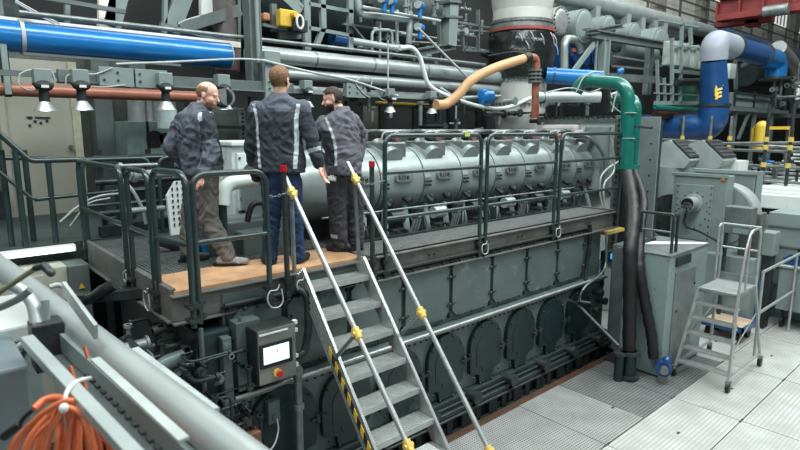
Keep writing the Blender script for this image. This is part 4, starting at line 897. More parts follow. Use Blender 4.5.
# scaffold of poles
t = thing('scaffold', 'scaffold of steel poles with yellow couplers in front of the blue duct', 'scaffold', (15, 5, 0))
for py0, py1 in ((146, 142), (150, 153), (163, 170), (171, 188)):
    a = at(672, 144 + (py0 - 146), x=15.5); b2 = at(830, 142 + (py1 - 142), x=14.0); q = MB(); q.cyl((a.x, a.y, a.z), (b2.x, b2.y - 0.4, b2.z), 0.035, n=8); q.build('pole', 'steel', t)
q = MB(); q.cyl(at(640, 138, x=15.6), at(830, 150, x=15.2), 0.035, n=8); q.build('pole', 'steel', t)
for px, x in ((684, 15.5), (712, 15.5), (732, 15.4), (770, 14.2), (795, 14.2)):
    a = at(px, 116 if px < 760 else 104, x=x); q = MB(); q.cyl((x, a.y, 0), (x, a.y, a.z), 0.035, n=8); up_ = q.build('upright', 'steel' if px < 760 else 'iron', t)
    for z in (2.6, 2.98, 3.15): MB().cyl((x, a.y, z - 0.05), (x, a.y, z + 0.05), 0.055, n=8).build('coupler', 'gold', up_)
t = thing('winch_frame', 'yellow winch frame hanging behind the scaffold at the right', 'winch', (18, 5, 2.6))
a, b2 = at(754, 128, x=18), at(790, 147, x=18)
q = MB(); ya, yb, za, zb = a.y, b2.y, a.z, b2.z
for z in (za, zb): q.bar((18, ya, z), (18, yb, z), 0.08, 0.08)
for y in (ya, yb): q.bar((18, y, za), (18, y, zb), 0.08, 0.08)
q.build('frame', 'yellow', t)
c_ = at(762, 140, x=17.9); q = MB(); q.cyl((17.8, c_.y, c_.z - 0.3), (17.8, c_.y, c_.z + 0.35), 0.17, n=16); q.ell((17.8, c_.y, c_.z + 0.35), 0.17, 14, 8); q.build('drum', 'yellow', t)
MB().cyl((17.8, c_.y, zb - 0.4), (17.8, c_.y, zb), 0.03, n=6).build('hanger', 'iron', t)
a = at(702, 175, x=16.5); tag(MB().cyl((16.5, a.y, 0), (16.5, a.y, 3.0), 0.09, n=12).build('standpipe', mat('orange brown pipe', (0.42, 0.13, 0.06), 0.5)), 'orange brown upright pipe behind the duct hoods', 'pipe')

# ================================================================== FOREGROUND, LOWER LEFT
def ray(px, py, d):
    v = ROT @ Vector((px - 400, 225 - py, -F)) / F; return CAM + v * d
pa, pb = ray(0, 267, 2.7), ray(200, 424, 1.50); dd = (pb - pa)
t = thing('large_pipe', 'thick silver pipe crossing the lower left corner, close to the camera', 'pipe', pa)
q = MB(); q.cyl(pa - dd * 0.6, pb + dd * 0.25, 0.05, n=40); q.build('tube', mat('satin grey tube', (0.36, 0.40, 0.39), 0.3, 0.35, 0.06, 4, 0.05, 60), t)
du = dd.normalized(); side = du.cross(UPZ := Vector((0, 0, 1))).normalized()
t = thing('cable_tray', 'white edged perforated cable tray under the thick silver pipe', 'cable tray', pa - Vector((0, 0, 0.2)))
def fg(px, py, d): return ray(px, py, d)
q = MB()
q.bar(fg(64, 288, 2.05), fg(96, 332, 1.8), 0.05, 0.012, up=side); q.build('white_cover', mat('cool white plastic', (0.36, 0.40, 0.385), 0.4), t)
q = MB(); q.bar(fg(133, 350, 2.1), fg(213, 412, 1.65), 0.04, 0.015); q.build('white_cover', 'cool white plastic', t)
q = MB(); q.bar(fg(95, 359, 1.62), fg(184, 440, 1.22), 0.024, 0.008); q.build('white_cover', mat('cool white plastic', (0.36, 0.40, 0.385), 0.4), t)
q = MB(); q.bar(fg(50, 330, 2.1), fg(200, 470, 1.42), 0.02, 0.07); q.build('tray_side', 'grey', t, 0.002)
q = MB(); q.bar(fg(27, 340, 1.75), fg(140, 462, 1.22), 0.035, 0.03); q.build('tray_side', 'silver', t, 0.003)
q = MB(); q.bar(fg(40, 338, 2.12), fg(185, 480, 1.45), 0.12, 0.005); q.build('tray_floor', 'struct', t)
q = MB(); a, b2 = fg(86, 374, 1.66), fg(156, 446, 1.30)
for k in range(12): c_ = a.lerp(b2, k / 11); q.bar(c_, c_ + (b2 - a) * 0.045, 0.012, 0.008)
q.build('slot', 'dark', t)
for k, (px, py, h) in enumerate(((84, 352, 12), (70, 372, 12), (82, 383, 11))):
    d_ = 1.75 - k * 0.05; q = MB(); q.bar(fg(px, py - h / 2, d_), fg(px + 4, py + h / 2, d_), 0.02, 0.006, up=side); q.build('orange_clip', 'orange', t)
# bracket block and conduit
t = thing('pipe_bracket', 'dark grey bracket block with a curved conduit holding the silver pipe', 'bracket', fg(45, 335, 2.0))
c_ = fg(47, 335, 2.02); q = MB(); q.box(c_.x - 0.05, c_.x + 0.05, c_.y - 0.05, c_.y + 0.05, c_.z - 0.12, c_.z + 0.055); q.build('block', 'iron', t, 0.006)
q = MB(); q.curve([fg(14, 286, 2.05), fg(24, 292, 2.05), fg(33, 305, 2.03), fg(37, 325, 2.0)], 0.022, 12); q.cyl(fg(46, 322, 2.02), fg(45, 300, 2.02), 0.014); q.build('conduit', 'silver', t)
t = thing('grey_box', 'dark blue grey electrical box in the bottom left corner', 'box', fg(15, 400, 1.6))
c_ = fg(10, 395, 1.72); q = MB(); q.box(c_.x - 0.5, c_.x + 0.05, c_.y - 0.05, c_.y + 0.35, c_.z - 0.5, c_.z + 0.10); q.build('housing', mat('blue grey box paint', (0.13, 0.165, 0.18), 0.5, 0, 0.1, 3), t, 0.01)
t = thing('white_enclosure', 'white enclosure lid at the left edge above the blue grey box', 'box', fg(10, 320, 2.4))
c_ = fg(14, 330, 2.35); q = MB(); q.box(c_.x - 0.6, c_.x + 0.10, c_.y - 0.02, c_.y + 0.55, c_.z - 0.05, c_.z + 0.02); q.build('lid', 'white', t, 0.012)
q = MB(); q.box(c_.x - 0.58, c_.x + 0.08, c_.y, c_.y + 0.5, c_.z - 0.4, c_.z - 0.05); q.build('body', 'grey', t)
q = MB(); q.box(-0.8, 0.45, 1.7, 2.6, 0, 1.75); tag(q.build('pedestal', 'dark', None, 0.01), 'dark pedestal under the cable tray at the lower left', 'pedestal')
for k, (pts, rr, lab) in enumerate((([(-12, 362), (2, 356), (14, 350), (25, 343)], 0.012, 'light grey cable curving to the tray end at the left edge'), ([(-12, 378), (4, 372), (18, 362), (27, 348)], 0.009, 'darker cable below the light one at the left edge'), ([(-14, 302), (0, 292), (18, 280), (36, 268)], 0.009, 'yellow green cable rising over the silver pipe'), ([(-12, 312), (6, 305), (20, 298), (30, 290)], 0.012, 'grey hose under the yellow green cable at the left'))):
    q = MB(); q.curve([fg(a, b_, 1.9) for a, b_ in pts], rr, 8); tag(q.build('cable', ('cable', 'iron', mat('yellow green cable', (0.16, 0.17, 0.09), 0.5), 'steel')[k]), lab, 'cable')
q = MB(); q.capsule(fg(36, 268, 1.9), fg(44, 266, 1.9), 0.012, 0.012); q.capsule(fg(44, 266, 1.9), fg(51, 273, 1.88), 0.014, 0.014); tag(q.build('plug', 'iron'), 'dark cable plug lying on the silver pipe', 'plug')
# white hose at platform left
q = MB(); q.curve([Y(50, 287, 5), Y(58, 285, 5), Y(68, 290, 5), Y(75, 300, 5)], 0.02, 8); tag(q.build('cable', 'cable'), 'pale cable arching behind the silver pipe below the platform corner', 'cable')
q = MB(); q.curve([Y(75, 303, 5.6), Y(92, 298, 5.4), Y(104, 290, 5.2), Y(116, 284, 5.1)], 0.05, 10); tag(q.build('hose', 'iron'), 'dark hose running under the left platform edge', 'hose')
q = MB(); q.bar(Y(70, 300, 5.6), Y(150, 291, 5.1), 0.12, 0.08); tag(q.build('beam', 'iron'), 'dark beam under the left platform corner', 'beam')
# orange cables
base = fg(68, 402, 1.5)
rn = random.Random(8)
labs = ['orange cable of the looped bundle hanging from the cable tray']
for i in range(14):
    o = rn.uniform(-1, 1); x0 = 34 + rn.uniform(-3, 3) if i == 0 else None; d_ = 1.42 + rn.uniform(0, 0.16)
    top = (62 + rn.uniform(-5, 10), 403 + rn.uniform(-4, 8))
    if i == 0: pts = [(34, 409), (45, 400), (58, 398), (70, 402), (84, 418), (92, 445), (96, 480)]
    else:
        xl = 4 + i * 4.2 + rn.uniform(-4, 4); xr = 66 + i * 4.0 + rn.uniform(-6, 6)
        pts = [(xl - 2, 485), (xl + 4, 445), ((xl + top[0]) / 2 + 2, top[1] + 14), top, ((xr + top[0]) / 2 + 4, top[1] + 14), (xr - 2, 445), (xr, 485)]
    q = MB(); q.curve([fg(a, b_, d_ + 0.03 * math.sin(k + i)) for k, (a, b_) in enumerate(pts)], 0.0068 if i else 0.010, 8, 10)
    o_ = q.build('orange_cable', 'orange')
    tag(o_, 'thick orange cable with a black end, topmost of the looped bundle' if i == 0 else 'orange cable of the looped bundle on the tray, ' + ('', 'outermost on the left', 'second from the left', 'third from the left', 'fourth from the left', 'fifth from the left', 'sixth from the left', 'seventh from the left', 'seventh from the right', 'sixth from the right', 'fifth from the right', 'fourth from the right', 'third from the right', 'second from the right')[i], 'cable', 'orange cables looped over the tray')
q = MB(); q.curve([fg(33, 410, 1.5), fg(25, 417, 1.5), fg(18, 427, 1.5)], 0.006); q.capsule(fg(18, 426, 1.5), fg(5, 436, 1.5), 0.010, 0.012); tag(q.build('cable_plug', 'black'), 'black plug at the end of the thick orange cable', 'plug')
q = MB(); q.curve([fg(64, 408, 1.42), fg(67, 392, 1.44), fg(76, 382, 1.5), fg(90, 378, 1.58)], 0.006); q.ell(fg(64, 408, 1.40), 0.012); tag(q.build('cable_tie', 'white'), 'white cable tie holding the orange bundle to the tray', 'cable tie')
def fit(q, mats, parent): q.build('pipe_fitting', rn.choice(mats), parent)
# ================================================================== BACKGROUND PIPE GALLERY
def xcyl(q, x0, x1, y, z, r, n=24): return q.cyl((x0, y, z), (x1, y, z), r, n=n)
# big blue pipe turning silver
t = thing('blue_main_pipe', 'thick bright blue pipe running along the upper left', 'pipe', (1.5, 8, 4.4))
xcyl(MB(), -3, 3.75, 8.0, 4.41, 0.18, 36).build('pipe', 'blue', t)
q = MB(); xcyl(q, 1.2, 1.24, 8, 4.41, 0.192, 36); xcyl(q, 3.745, 3.76, 8, 4.41, 0.184, 36); q.build('band', 'cable', t)
q = MB(); q.box(-3, 4.0, 8.1, 8.22, 4.56, 4.64); q.build('cover_strip', 'creamlit', t); q = MB(); q.box(1.2, 3.0, 7.86, 7.9, 4.20, 4.23); q.build('support_strip', 'struct', t)
t = thing('silver_main_pipe', 'thick silver insulated pipe right of the tall pillar, upper of two', 'pipe', (6, 8, 4.4))
xcyl(MB(), 4.05, 10.2, 8.0, 4.48, 0.125, 30).build('pipe', 'silver', t)
q = MB()
for x in (4.2, 5.2, 6.4, 7.7, 9.0): xcyl(q, x, x + 0.03, 8, 4.48, 0.13, 30)
q.build('band', 'steel', t)
t = thing('silver_lower_pipe', 'silver insulated pipe below the thick one behind the men', 'pipe', (6, 8, 4.2))
xcyl(MB(), 4.2, 10.2, 8.05, 4.22, 0.09, 26).build('pipe', 'silver', t); 
t = thing('copper_pipe', 'brown red pipe running behind the bald man at upper left', 'pipe', (1, 8, 3.8))
xcyl(MB(), -3, 3.35, 8.0, 3.81, 0.075, 24).build('pipe', 'copper', t); q = MB(); xcyl(q, 1.0, 1.06, 8, 3.81, 0.085); q.build('band', 'iron', t)
t = thing('far_silver_pipe', 'dull pipe between the silver pipes and the lamp beam', 'pipe', (7, 8.6, 4.1))
xcyl(MB(), 4.4, 11, 8.8, 4.05, 0.07).build('pipe', 'steel', t)
# lamp support beam
t = thing('lamp_beam', 'grey green channel beam carrying the flood lamps behind the men', 'beam', (4, 7.5, 3.9))
q = MB(); q.box(1.45, 4.5, 7.46, 7.54, 3.90, 4.03); q.box(1.45, 8.3, 7.40, 7.60, 3.88, 3.90); q.build('beam', 'struct', t, 0.004)
q = MB(); q.box(4.5, 8.3, 7.46, 7.54, 3.88, 3.96); q.build('beam', 'grey', t, 0.004)
q = MB()
for x in (1.85, 2.25, 5.4): q.box(x, x + 0.38, 7.36, 7.46, 3.86, 4.08)
q.box(4.0, 4.25, 7.38, 7.46, 3.8, 4.45); q.build('splice_plate', 'grey', t, 0.004)
q = MB()
for x in (1.9, 2.05, 2.3, 2.5, 4.05, 4.18, 5.45, 5.6, 5.72):
    for z in (3.93, 4.02): q.cyl((x, 7.37, z), (x, 7.345, z), 0.014, n=8)
q.build('bolt', 'iron', t)
t = thing('lamp_rail', 'thin grey rail in front of the brown red pipe at the left', 'rail', (1, 7.5, 3.98))
q = MB(); q.box(0.9, 2.0, 7.5, 7.55, 3.93, 3.99); q.build('rail', 'struct', t)
# rope lights / wires along the beam
for pts, rr, lab in (([(116, 64), (170, 62), (235, 59), (262, 60)], 0.02, 'bundle of thin wires strung under the blue pipe'), ([(262, 60), (310, 72), (350, 80), (398, 96)], 0.028, 'pale conduit sloping down right behind the middle man'), ([(20, 74), (30, 70), (50, 71), (55, 80)], 0.012, 'cable looped over the leftmost flood lamp'), ([(20, 74), (19, 84), (28, 90), (38, 90)], 0.012, 'cable hanging left of the leftmost flood lamp'), ([(66, 84), (67, 76), (78, 73), (95, 74), (112, 68)], 0.012, 'cable looped over the second flood lamp'), ([(75, 84), (100, 87), (125, 85)], 0.010, 'cable sagging right of the second flood lamp'), ([(370, 88), (372, 80), (366, 76), (356, 82), (362, 92), (370, 98)], 0.012, 'cable loops on the beam above the bearded man'), ([(378, 96), (384, 100), (395, 100), (398, 94)], 0.010, 'wire loop at the splice right of the bearded man')):
    q = MB(); q.curve([Y(a, b_, 7.35) for a, b_ in pts], rr * 0.7, 7); tag(q.build('wire', 'cable'), lab, 'wire')
q = MB(); q.cyl(Y(388, 40, 7.3), Y(388, 96, 7.3), 0.012, n=6); tag(q.build('hanging_wire', 'cable'), 'thin vertical wire hanging above the walkway lamps', 'wire')
# flood lamps
LX = [(43, 84, 'leftmost'), (80.5, 84, 'second from the left of the'), (165, 86, None), (223, 87, None), (307, 90, None), (390, 97, None), (432, 99, None)]
labl = ['leftmost hanging flood lamp in front of the beige cabin wall', 'second hanging flood lamp in front of the cabin, right of the leftmost', 'hanging flood lamp just left of the bald man', 'hanging flood lamp just right of the bald head', 'hanging flood lamp between the middle man and the bearded man', 'hanging flood lamp right of the bearded man', 'rightmost hanging flood lamp left of the tan hose']
def lamp(i):
    px, py, _ = LX[i]; p = Y(px, py, 7.3); t = thing('flood_lamp', labl[i], 'lamp', (p.x, p.y, p.z - 0.4), 'flood lamps along the gallery')
    s = 0.85 if i > 3 else 1.0; x, z = p.x, p.z
    q = MB(); q.box(x - 0.085 * s, x + 0.085 * s, p.y - 0.05, p.y + 0.1, z - 0.0, z + 0.16 * s); q.build('control_gear_box', 'grey', t, 0.01)
    q = MB(); q.ell((x, p.y - 0.03, z - 0.02), (0.095 * s, 0.07, 0.06)); q.cyl((x, p.y, z - 0.02), (x, p.y, z - 0.20 * s), 0.045 * s, 0.055 * s, n=14); q.cyl((x - 0.1 * s, p.y, z - 0.0), (x + 0.1 * s, p.y, z - 0.0), 0.02); q.build('lamp_body', 'dark', t)
    q = MB(); q.cyl((x, p.y, z - 0.19 * s), (x, p.y, z - 0.29 * s), 0.055 * s, 0.12 * s, n=20, caps=False); q.build('shade', 'alu', t)
    q = MB(); q.ell((x, p.y, z - 0.26 * s), (0.085 * s, 0.085 * s, 0.035)); q.build('bulb', 'lamp', t)
    q = MB(); q.box(x - 0.035, x + 0.035, p.y - 0.108, p.y - 0.09, z - 0.045, z - 0.015); q.build('label_plate', 'white', t)
    if i in (2,):
        q = MB(); q.cyl((x, p.y, z - 0.29), (x, p.y, z - 0.52), 0.12, n=20, caps=False); q.build('glass_cylinder', mat('frosted glass', (0.35, 0.42, 0.42), 0.2, 0.2), t)
for i in range(7): lamp(i)
t = thing('round_mirror', 'round dark lamp head facing sideways by the bald man', 'lamp', Y(222, 96, 7.1)); p = Y(221, 97, 7.1)
q = MB(); q.cyl(p, p + Vector((0.05, 0.04, 0)), 0.13, n=24); q.build('rim', 'black', t); q = MB(); q.cyl(p + Vector((0.06, -0.06, 0)), p + Vector((0.05, 0.04, 0)), 0.11, 0.12, n=24); q.build('lens', 'steel', t)
# pillar
t = thing('pillar', 'tall dark round pillar left of the steel column above the middle man', 'column', (3.7, 8.2, 2))
q = MB(); a, b2 = Y(240, 0, 7.9), Y(252, 0, 7.9); xm = (a.x + b2.x) / 2 - 0.1; q.cyl((xm, 8.42, 4.2), (xm, 8.42, 7), 0.17, n=24); q.build('shaft', mat('brown grey lagging', (0.10, 0.085, 0.085), 0.5), t)
q = MB(); q.cyl((xm, 8.40, 4.24), (xm, 8.40, 4.6), 0.18, n=24); q.build('foot_band', mat('dusty rose lagging', (0.22, 0.13, 0.13), 0.5), t)
t = thing('steel_column', 'tall grey green steel column with cables above the middle man', 'column', (3.95, 7.6, 2))
x0 = Y(250.5, 40, 7.6).x; x1 = Y(262, 40, 7.6).x
q = MB(); q.ibeam(((x0 + x1) / 2, 7.7, 3.9), ((x0 + x1) / 2, 7.7, 7.2), 0.2, x1 - x0, 0.025, up=(1, 0, 0)); q.build('beam', 'struct', t)
q = MB(); q.cyl(((x0 + x1) / 2, 7.55, 4.3), ((x0 + x1) / 2, 7.55, 7.2), 0.03); q.build('conduit', 'grey', t)
# upper gallery: handrails, floor beams, posts
t = thing('upper_gallery_rail', 'long grey handrail above the blue and silver pipes', 'railing', (4, 7.8, 4.65))
q = MB(); q.cyl((1.2, 7.85, 4.66), (9.3, 7.85, 4.68), 0.03, n=10); q.build('rail', 'steel', t)
t = thing('left_column', 'dark grey column with pale edge at the far top left', 'column', (1.2, 8.3, 2))
q = MB(); a = Y(8, 10, 8.1); q.box(a.x - 0.02, a.x + 0.14, 8.3, 8.5, 4.3, 7); q.build('web', 'iron', t); q = MB(); q.box(a.x - 0.10, a.x - 0.02, 8.27, 8.45, 3.9, 7); q.build('flange', 'struct', t)
q = MB(); a = Y(6, 75, 7.9); q.box(a.x - 0.03, a.x + 0.03, 7.85, 7.9, 3.75, 4.3); q.build('hanger', 'grey', t)
for pts, w, mt, lab in (([(67, -5), (67, 26)], 0.055, 'grey', 'thin pale post above the blue pipe at the left'), ([(107, -12), (106, 30)], 0.20, 'creamlit', 'pale wide upright above the blue pipe'), ([(119, -5), (111, 28)], 0.22, 'grey', 'light slanted brace beside the pale upright'), ([(165, -5), (164, 34)], 0.05, 'grey', 'slim upright left of the big diagonal brace'), ([(184, -5), (170, 32)], 0.24, 'grey', 'wide diagonal brace above the blue pipe'), ([(206, -5), (206, 20)], 0.18, 'white', 'short white upright left of the pillar'), ([(238, 0), (238, 60)], 0.05, 'struct', 'thin post left of the pillar'), ([(221, 22), (222, 46)], 0.09, 'struct', 'short post standing on the blue pipe end')):
    q = MB(); q.bar(Y(*pts[0], 8.5), Y(*pts[1], 8.5), w, 0.1, up=(0, 1, 0)); tag(q.build('brace', mt), lab, 'brace')
for pts, w, lab in (([(180, 28), (240, 10)], 0.16, 'grey beam sloping up to the pillar at the top'), ([(160, 24), (240, 47)], 0.05, 'thin beam crossing behind the sloping beam'), ([(125, 12), (10, -8)], 0.05, 'thin far handrail at the top left'), ([(262, 25), (300, 33)], 0.04, 'thin tie beam right of the steel column')):
    q = MB(); q.bar(Y(*pts[0], 8.3), Y(*pts[1], 8.3), 0.08, w); tag(q.build('beam', 'struct'), lab, 'beam')
for pts, lab in (([(15, 0), (40, 14), (60, 24)], 'upper thin wire running down at the top left'), ([(15, 2), (38, 15), (55, 24)], 'lower thin wire running down at the top left'), ([(178, 24), (186, 20), (200, 16)], 'thin curved wire on the sloping beam')):
    q = MB(); q.curve([Y(a, b_, 8.0) for a, b_ in pts], 0.012, 6); tag(q.build('wire', 'cable'), lab, 'wire')
# dark machinery halls behind: big dark tank shapes above and a maroon slab
t = thing('dark_tank', 'huge dark rounded tank behind the upper middle pipework', 'tank', (9, 10.3, 4))
q = MB(); q.cyl((4.8, 10.6, 6.1), (10.4, 10.6, 6.1), 0.85, n=32); q.ell((10.4, 10.6, 6.1), (0.4, 0.85, 0.85), 24, 12); q.build('shell', mat('dark green tank paint', (0.03, 0.042, 0.042), 0.4), t)
# ---- frame section between column and exhaust
fr_t = thing('pipe_rack', 'green grey steel rack with braces above the silver pipes', 'rack', (7, 8.6, 4.5))
def bars(lst, y, mt, parent, nm='bar', d=0.08):
    for (x0, y0, x1, y1, w) in lst:
        q = MB(); q.bar(Y(x0, y0, y), Y(x1, y1, y), d, w) if abs(x1 - x0) > abs(y1 - y0) else q.bar(Y(x0, y0, y), Y(x1, y1, y), w, d, up=(0, 1, 0)); q.build(nm, mt, parent)
bars([(306, -4, 307, 50, 0.12), (322, -4, 323, 28, 0.10), (350, 0, 350, 52, 0.10), (308, 4, 352, 12, 0.06), (308, 28, 352, 36, 0.06), (323, 28, 316, 46, 0.09), (283, -4, 300, 12, 0.14), (292, -4, 302, 8, 0.06)], 8.5, 'grey', fr_t)
bars([(273, 4, 274, 32, 0.09), (278, 34, 300, 34, 0.16), (262, 24, 290, 32, 0.03), (343, 24, 372, 28, 0.04), (352, 26, 372, 50, 0.03)], 8.4, 'struct', fr_t)
t = thing('yellow_actuator', 'yellow chain hoist on the pipe rack right of the steel column', 'hoist', Y(286, 22, 8.2)); p = Y(286, 19, 8.2)
q = MB(); q.box(p.x - 0.13, p.x + 0.16, 8.15, 8.3, p.z - 0.12, p.z + 0.14); q.build('housing', 'yellow', t, 0.02); q = MB(); q.cyl((p.x + 0.1, 8.14, p.z + 0.06), (p.x + 0.1, 8.05, p.z + 0.06), 0.05); q.build('cap', 'yellow', t)
q = MB(); p = Y(298, 27, 8.2); q.box(p.x - 0.15, p.x + 0.12, 8.1, 8.3, p.z - 0.08, p.z + 0.1); q.build('motor', 'dark', t); q = MB(); p = Y(300, 22, 8.05); q.sweep([p + Vector((0.06 * math.cos(a), 0, 0.1 * math.sin(a))) for a in [2 * math.pi * k / 20 for k in range(21)]], 0.018, 6); q.build('ring', 'white', t)
tag(MB().box(Y(264, 18, 8.4).x, Y(271, 18, 8.4).x, 8.4, 8.6, Y(264, 20, 8.4).z, Y(264, 12, 8.4).z).build('orange_lamp', mat('soft orange housing', (0.5, 0.22, 0.10), 0.5), None, 0.03), 'small orange housing right of the steel column', 'box')
p = Y(332, 38, 8.6); tag(MB().cyl(p, p + Vector((0.35, 0, -0.02)), 0.13, n=18).build('blue_pipe_end', 'dblue'), 'dark blue pipe stub inside the pipe rack', 'pipe')
# silver pipe with bend at 357,0 -> 405,18
def P8(l, y): return [Y(a, b_, y) for a, b_ in l]
for l, y, rr, mt, lab in (([(357, -8), (358, 4), (362, 14), (378, 16), (408, 20)], 8.2, 0.06, 'silver', 'bent silver pipe coming down at the top centre'),
    ([(362, 7), (400, 14), (440, 21)], 8.1, 0.03, 'silver', 'thin silver rail above the centre instruments'),
    ([(352, 41), (395, 48), (402, 48)], 8.1, 0.06, 'silver', 'short ribbed silver pipe above the main silver pipe'),
    ([(400, 48), (412, 48), (420, 58), (424, 72), (430, 86), (448, 96), (478, 106), (505, 108), (535, 96)], 7.4, 0.04, 'white', 'white hose curving down to the tan hose'),
    ([(418, 28), (440, 50), (468, 78)], 7.7, 0.022, 'cable', 'thin cable slanting down from the blue transmitters'),
    ([(440, 88), (455, 98), (500, 96)], 7.5, 0.03, 'silver', 'short pale pipe crossing the tan hose'),
    ([(400, 34), (430, 38), (462, 42)], 8.6, 0.035, 'steel', 'small steel pipe left of the exhaust frame'),
    ([(408, 42), (440, 44), (470, 48), (490, 52)], 8.8, 0.03, 'steel', 'steel pipe behind the exhaust frame'),
    ([(355, 26), (385, 30), (420, 36)], 8.8, 0.03, 'steel', 'dull steel pipe behind the instrument cluster'),
    ([(372, 50), (372, 30), (392, 30), (392, 50)], 8.3, 0.028, 'silver', 'square bend of silver pipe in the instrument cluster'),
    ([(380, 58), (380, 22)], 8.3, 0.025, 'silver', 'upright silver tube in the instrument cluster'),
    ([(397, 52), (397, 10)], 8.35, 0.035, 'silver', 'taller upright silver tube in the instrument cluster'),
    ([(409, 44), (410, 12)], 8.2, 0.06, 'silver', 'thick upright silver tube left of the blue transmitters')):
    q = MB(); (q.curve if len(l) > 4 else q.tube)(P8(l, y), rr) if len(l) > 2 else q.cyl(*P8(l, y), rr, n=12)
    tag(q.build('pipe', mt), lab, 'pipe')
for i, (px, py) in enumerate(((383, -1), (391, 1), (419, 5), (419, 27))):
    p = Y(px, py, 7.9); t = thing('pressure_transmitter', ('upper left blue transmitter in the top centre', 'upper blue transmitter beside another at the top centre', 'blue transmitter with silver face, upper of the right pair', 'blue transmitter with silver face, lower of the right pair')[i], 'instrument', p)
    q = MB(); q.cyl(p - Vector((0.02, 0, 0)), p + Vector((0.12, 0.06, 0)), 0.075, n=18); q.cyl(p + Vector((0.05, 0.03, 0)), p + Vector((0.05, 0.03, -0.2)), 0.045, n=12); q.build('body', 'blue', t)
    q = MB(); q.cyl(p - Vector((0.06, 0.02, 0)), p - Vector((0.02, 0, 0)), 0.07, n=18); q.build('face', 'silver', t)
# exhaust frame column and i-beam
t = thing('exhaust_support', 'silver steel frame post left of the white exhaust pipe', 'frame', Y(450, 50, 8.2))
bars([(451, 5, 449, 46, 0.24)], 8.2, 'grey', t, 'post', 0.2)
q = MB(); q.bar(Y(444, 2, 8.2), Y(456, 3, 8.2), 0.3, 0.05); q.bar(Y(441, 17, 8.2), Y(458, 18, 8.2), 0.25, 0.04); q.ibeam(Y(414, 53, 7.9), Y(452, 46, 8.3), 0.18, 0.14, 0.03); q.build('bracket', 'struct', t)
bars([(439, 20, 440, 60, 0.05), (443, 20, 444, 60, 0.04), (456, 22, 490, 28, 0.04), (462, 30, 490, 32, 0.03), (462, 50, 492, 52, 0.05), (462, 28, 463, 52, 0.03), (478, 10, 478, 52, 0.03), (435, 52, 434, 110, 0.10)], 8.3, 'steel', t, 'rail')
# clutter of valves on the gallery
rn = random.Random(21)
for i in range(34):
    px, py, y = rn.uniform(355, 488), rn.uniform(8, 60), rn.uniform(8.3, 9.2); p = Y(px, py, y); q = MB()
    v = rn.choice((Vector((1, 0, 0)), Vector((0, 0, 1)), Vector((0, -1, 0)))); L = rn.uniform(0.12, 0.5); r_ = rn.uniform(0.018, 0.05)
    q.cyl(p, p + v * L, r_, n=10); q.cyl(p + v * L * 0.4, p + v * (L * 0.4 + 0.04), r_ * 1.8, n=12); q.cyl(p + v * L, p + v * (L + 0.03), r_ * 1.6, n=12)
    q.cyl(p + v * L * 0.5, p + v * L * 0.5 + Vector((0, -0.02, 0.14)), 0.015, n=6)
    fit(q, ('silver', 'steel', 'steel', 'iron', 'grey'), fr_t)

# ---- exhaust
EX, EY = 10.25, 7.9
a, b2 = Y(489, 60, EY), Y(551, 60, EY); ER = 0.70; EX = Y(520.5, 60, EY).x
def zz(py): return Y(520, py, EY - ER * 0.5).z
t = thing('exhaust_pipe', 'wide white vertical exhaust pipe with a black wrapped joint behind the engine', 'exhaust', (EX, EY, 2.2))
q = MB(); q.cyl((EX, EY, zz(26)), (EX, EY, zz(6)), ER * 0.90, n=48); q.cyl((EX, EY, zz(6)), (EX, EY, zz(-14)), ER * 0.90, ER * 1.0, n=48); q.build('upper_shell', mat('pale exhaust sheet', (0.56, 0.56, 0.53), 0.4, 0.2, 0.1, 2, 0.1, 12), t)
q = MB(); q.cyl((EX, EY, zz(26)), (EX, EY, zz(22)), ER * 1.0, n=48); q.cyl((EX, EY, zz(20)), (EX, EY, zz(17)), ER * 0.97, n=48); q.build('flange', 'steel', t)
q = MB(); q.cyl((EX, EY, zz(29)), (EX, EY, zz(26)), ER * 1.02, n=48); q.build('red_gasket', mat('red brown gasket', (0.30, 0.06, 0.05), 0.5), t)
q = MB(); q.bolts((EX, EY, zz(20.5)), (0, 0, 1), ER * 0.94, 40, 0.022, 0.07); q.build('bolt', 'iron', t)
q = MB(); n_ = 40; lev = 14; vs = []; rn = random.Random(2)
for j in range(lev + 1):
    z = zz(29) + (zz(77) - zz(29)) * j / lev
    for i in range(n_):
        r_ = ER * (0.97 + 0.07 * math.sin(math.pi * j / lev)) * (1 + 0.035 * noise.noise(Vector((math.cos(i * 6.283 / n_) * 2.5, math.sin(i * 6.283 / n_) * 2.5, j * 0.7))) * 1.6); vs.append((EX + r_ * math.cos(i * 6.283 / n_), EY + r_ * math.sin(i * 6.283 / n_), z))
q.add(vs, [(j * n_ + i, (j + 1) * n_ + i, (j + 1) * n_ + (i + 1) % n_, j * n_ + (i + 1) % n_) for j in range(lev) for i in range(n_)], True); wr = q.build('black_wrap', 'foil', t)
q = MB()
for px, py in ((500, 34), (508, 32), (516, 34), (526, 32), (534, 42), (530, 33), (505, 42)):
    th = (px - 520) / 31 * 1.2; c_ = Vector((EX, EY, zz(py))) + Vector((math.cos(-0.72 - math.pi / 2 + th + 0.5), math.sin(-0.72 - math.pi / 2 + th + 0.5), 0)) * ER * 1.06
    q.curve([c_, c_ + Vector((0.03, -0.05, -0.1)), c_ + Vector((0.1, -0.03, -0.22))], 0.012, 6)
q.build('lacing', 'cable', wr)
q = MB(); q.cyl((EX, EY, zz(77)), (EX, EY, zz(104)), ER * 0.83, n=48); q.build('lower_shell', mat('grey lagging sheet', (0.46, 0.46, 0.44), 0.5, 0.1, 0.15, 2, 0.2, 12), t)  # lower shell slightly greyer than the upper one
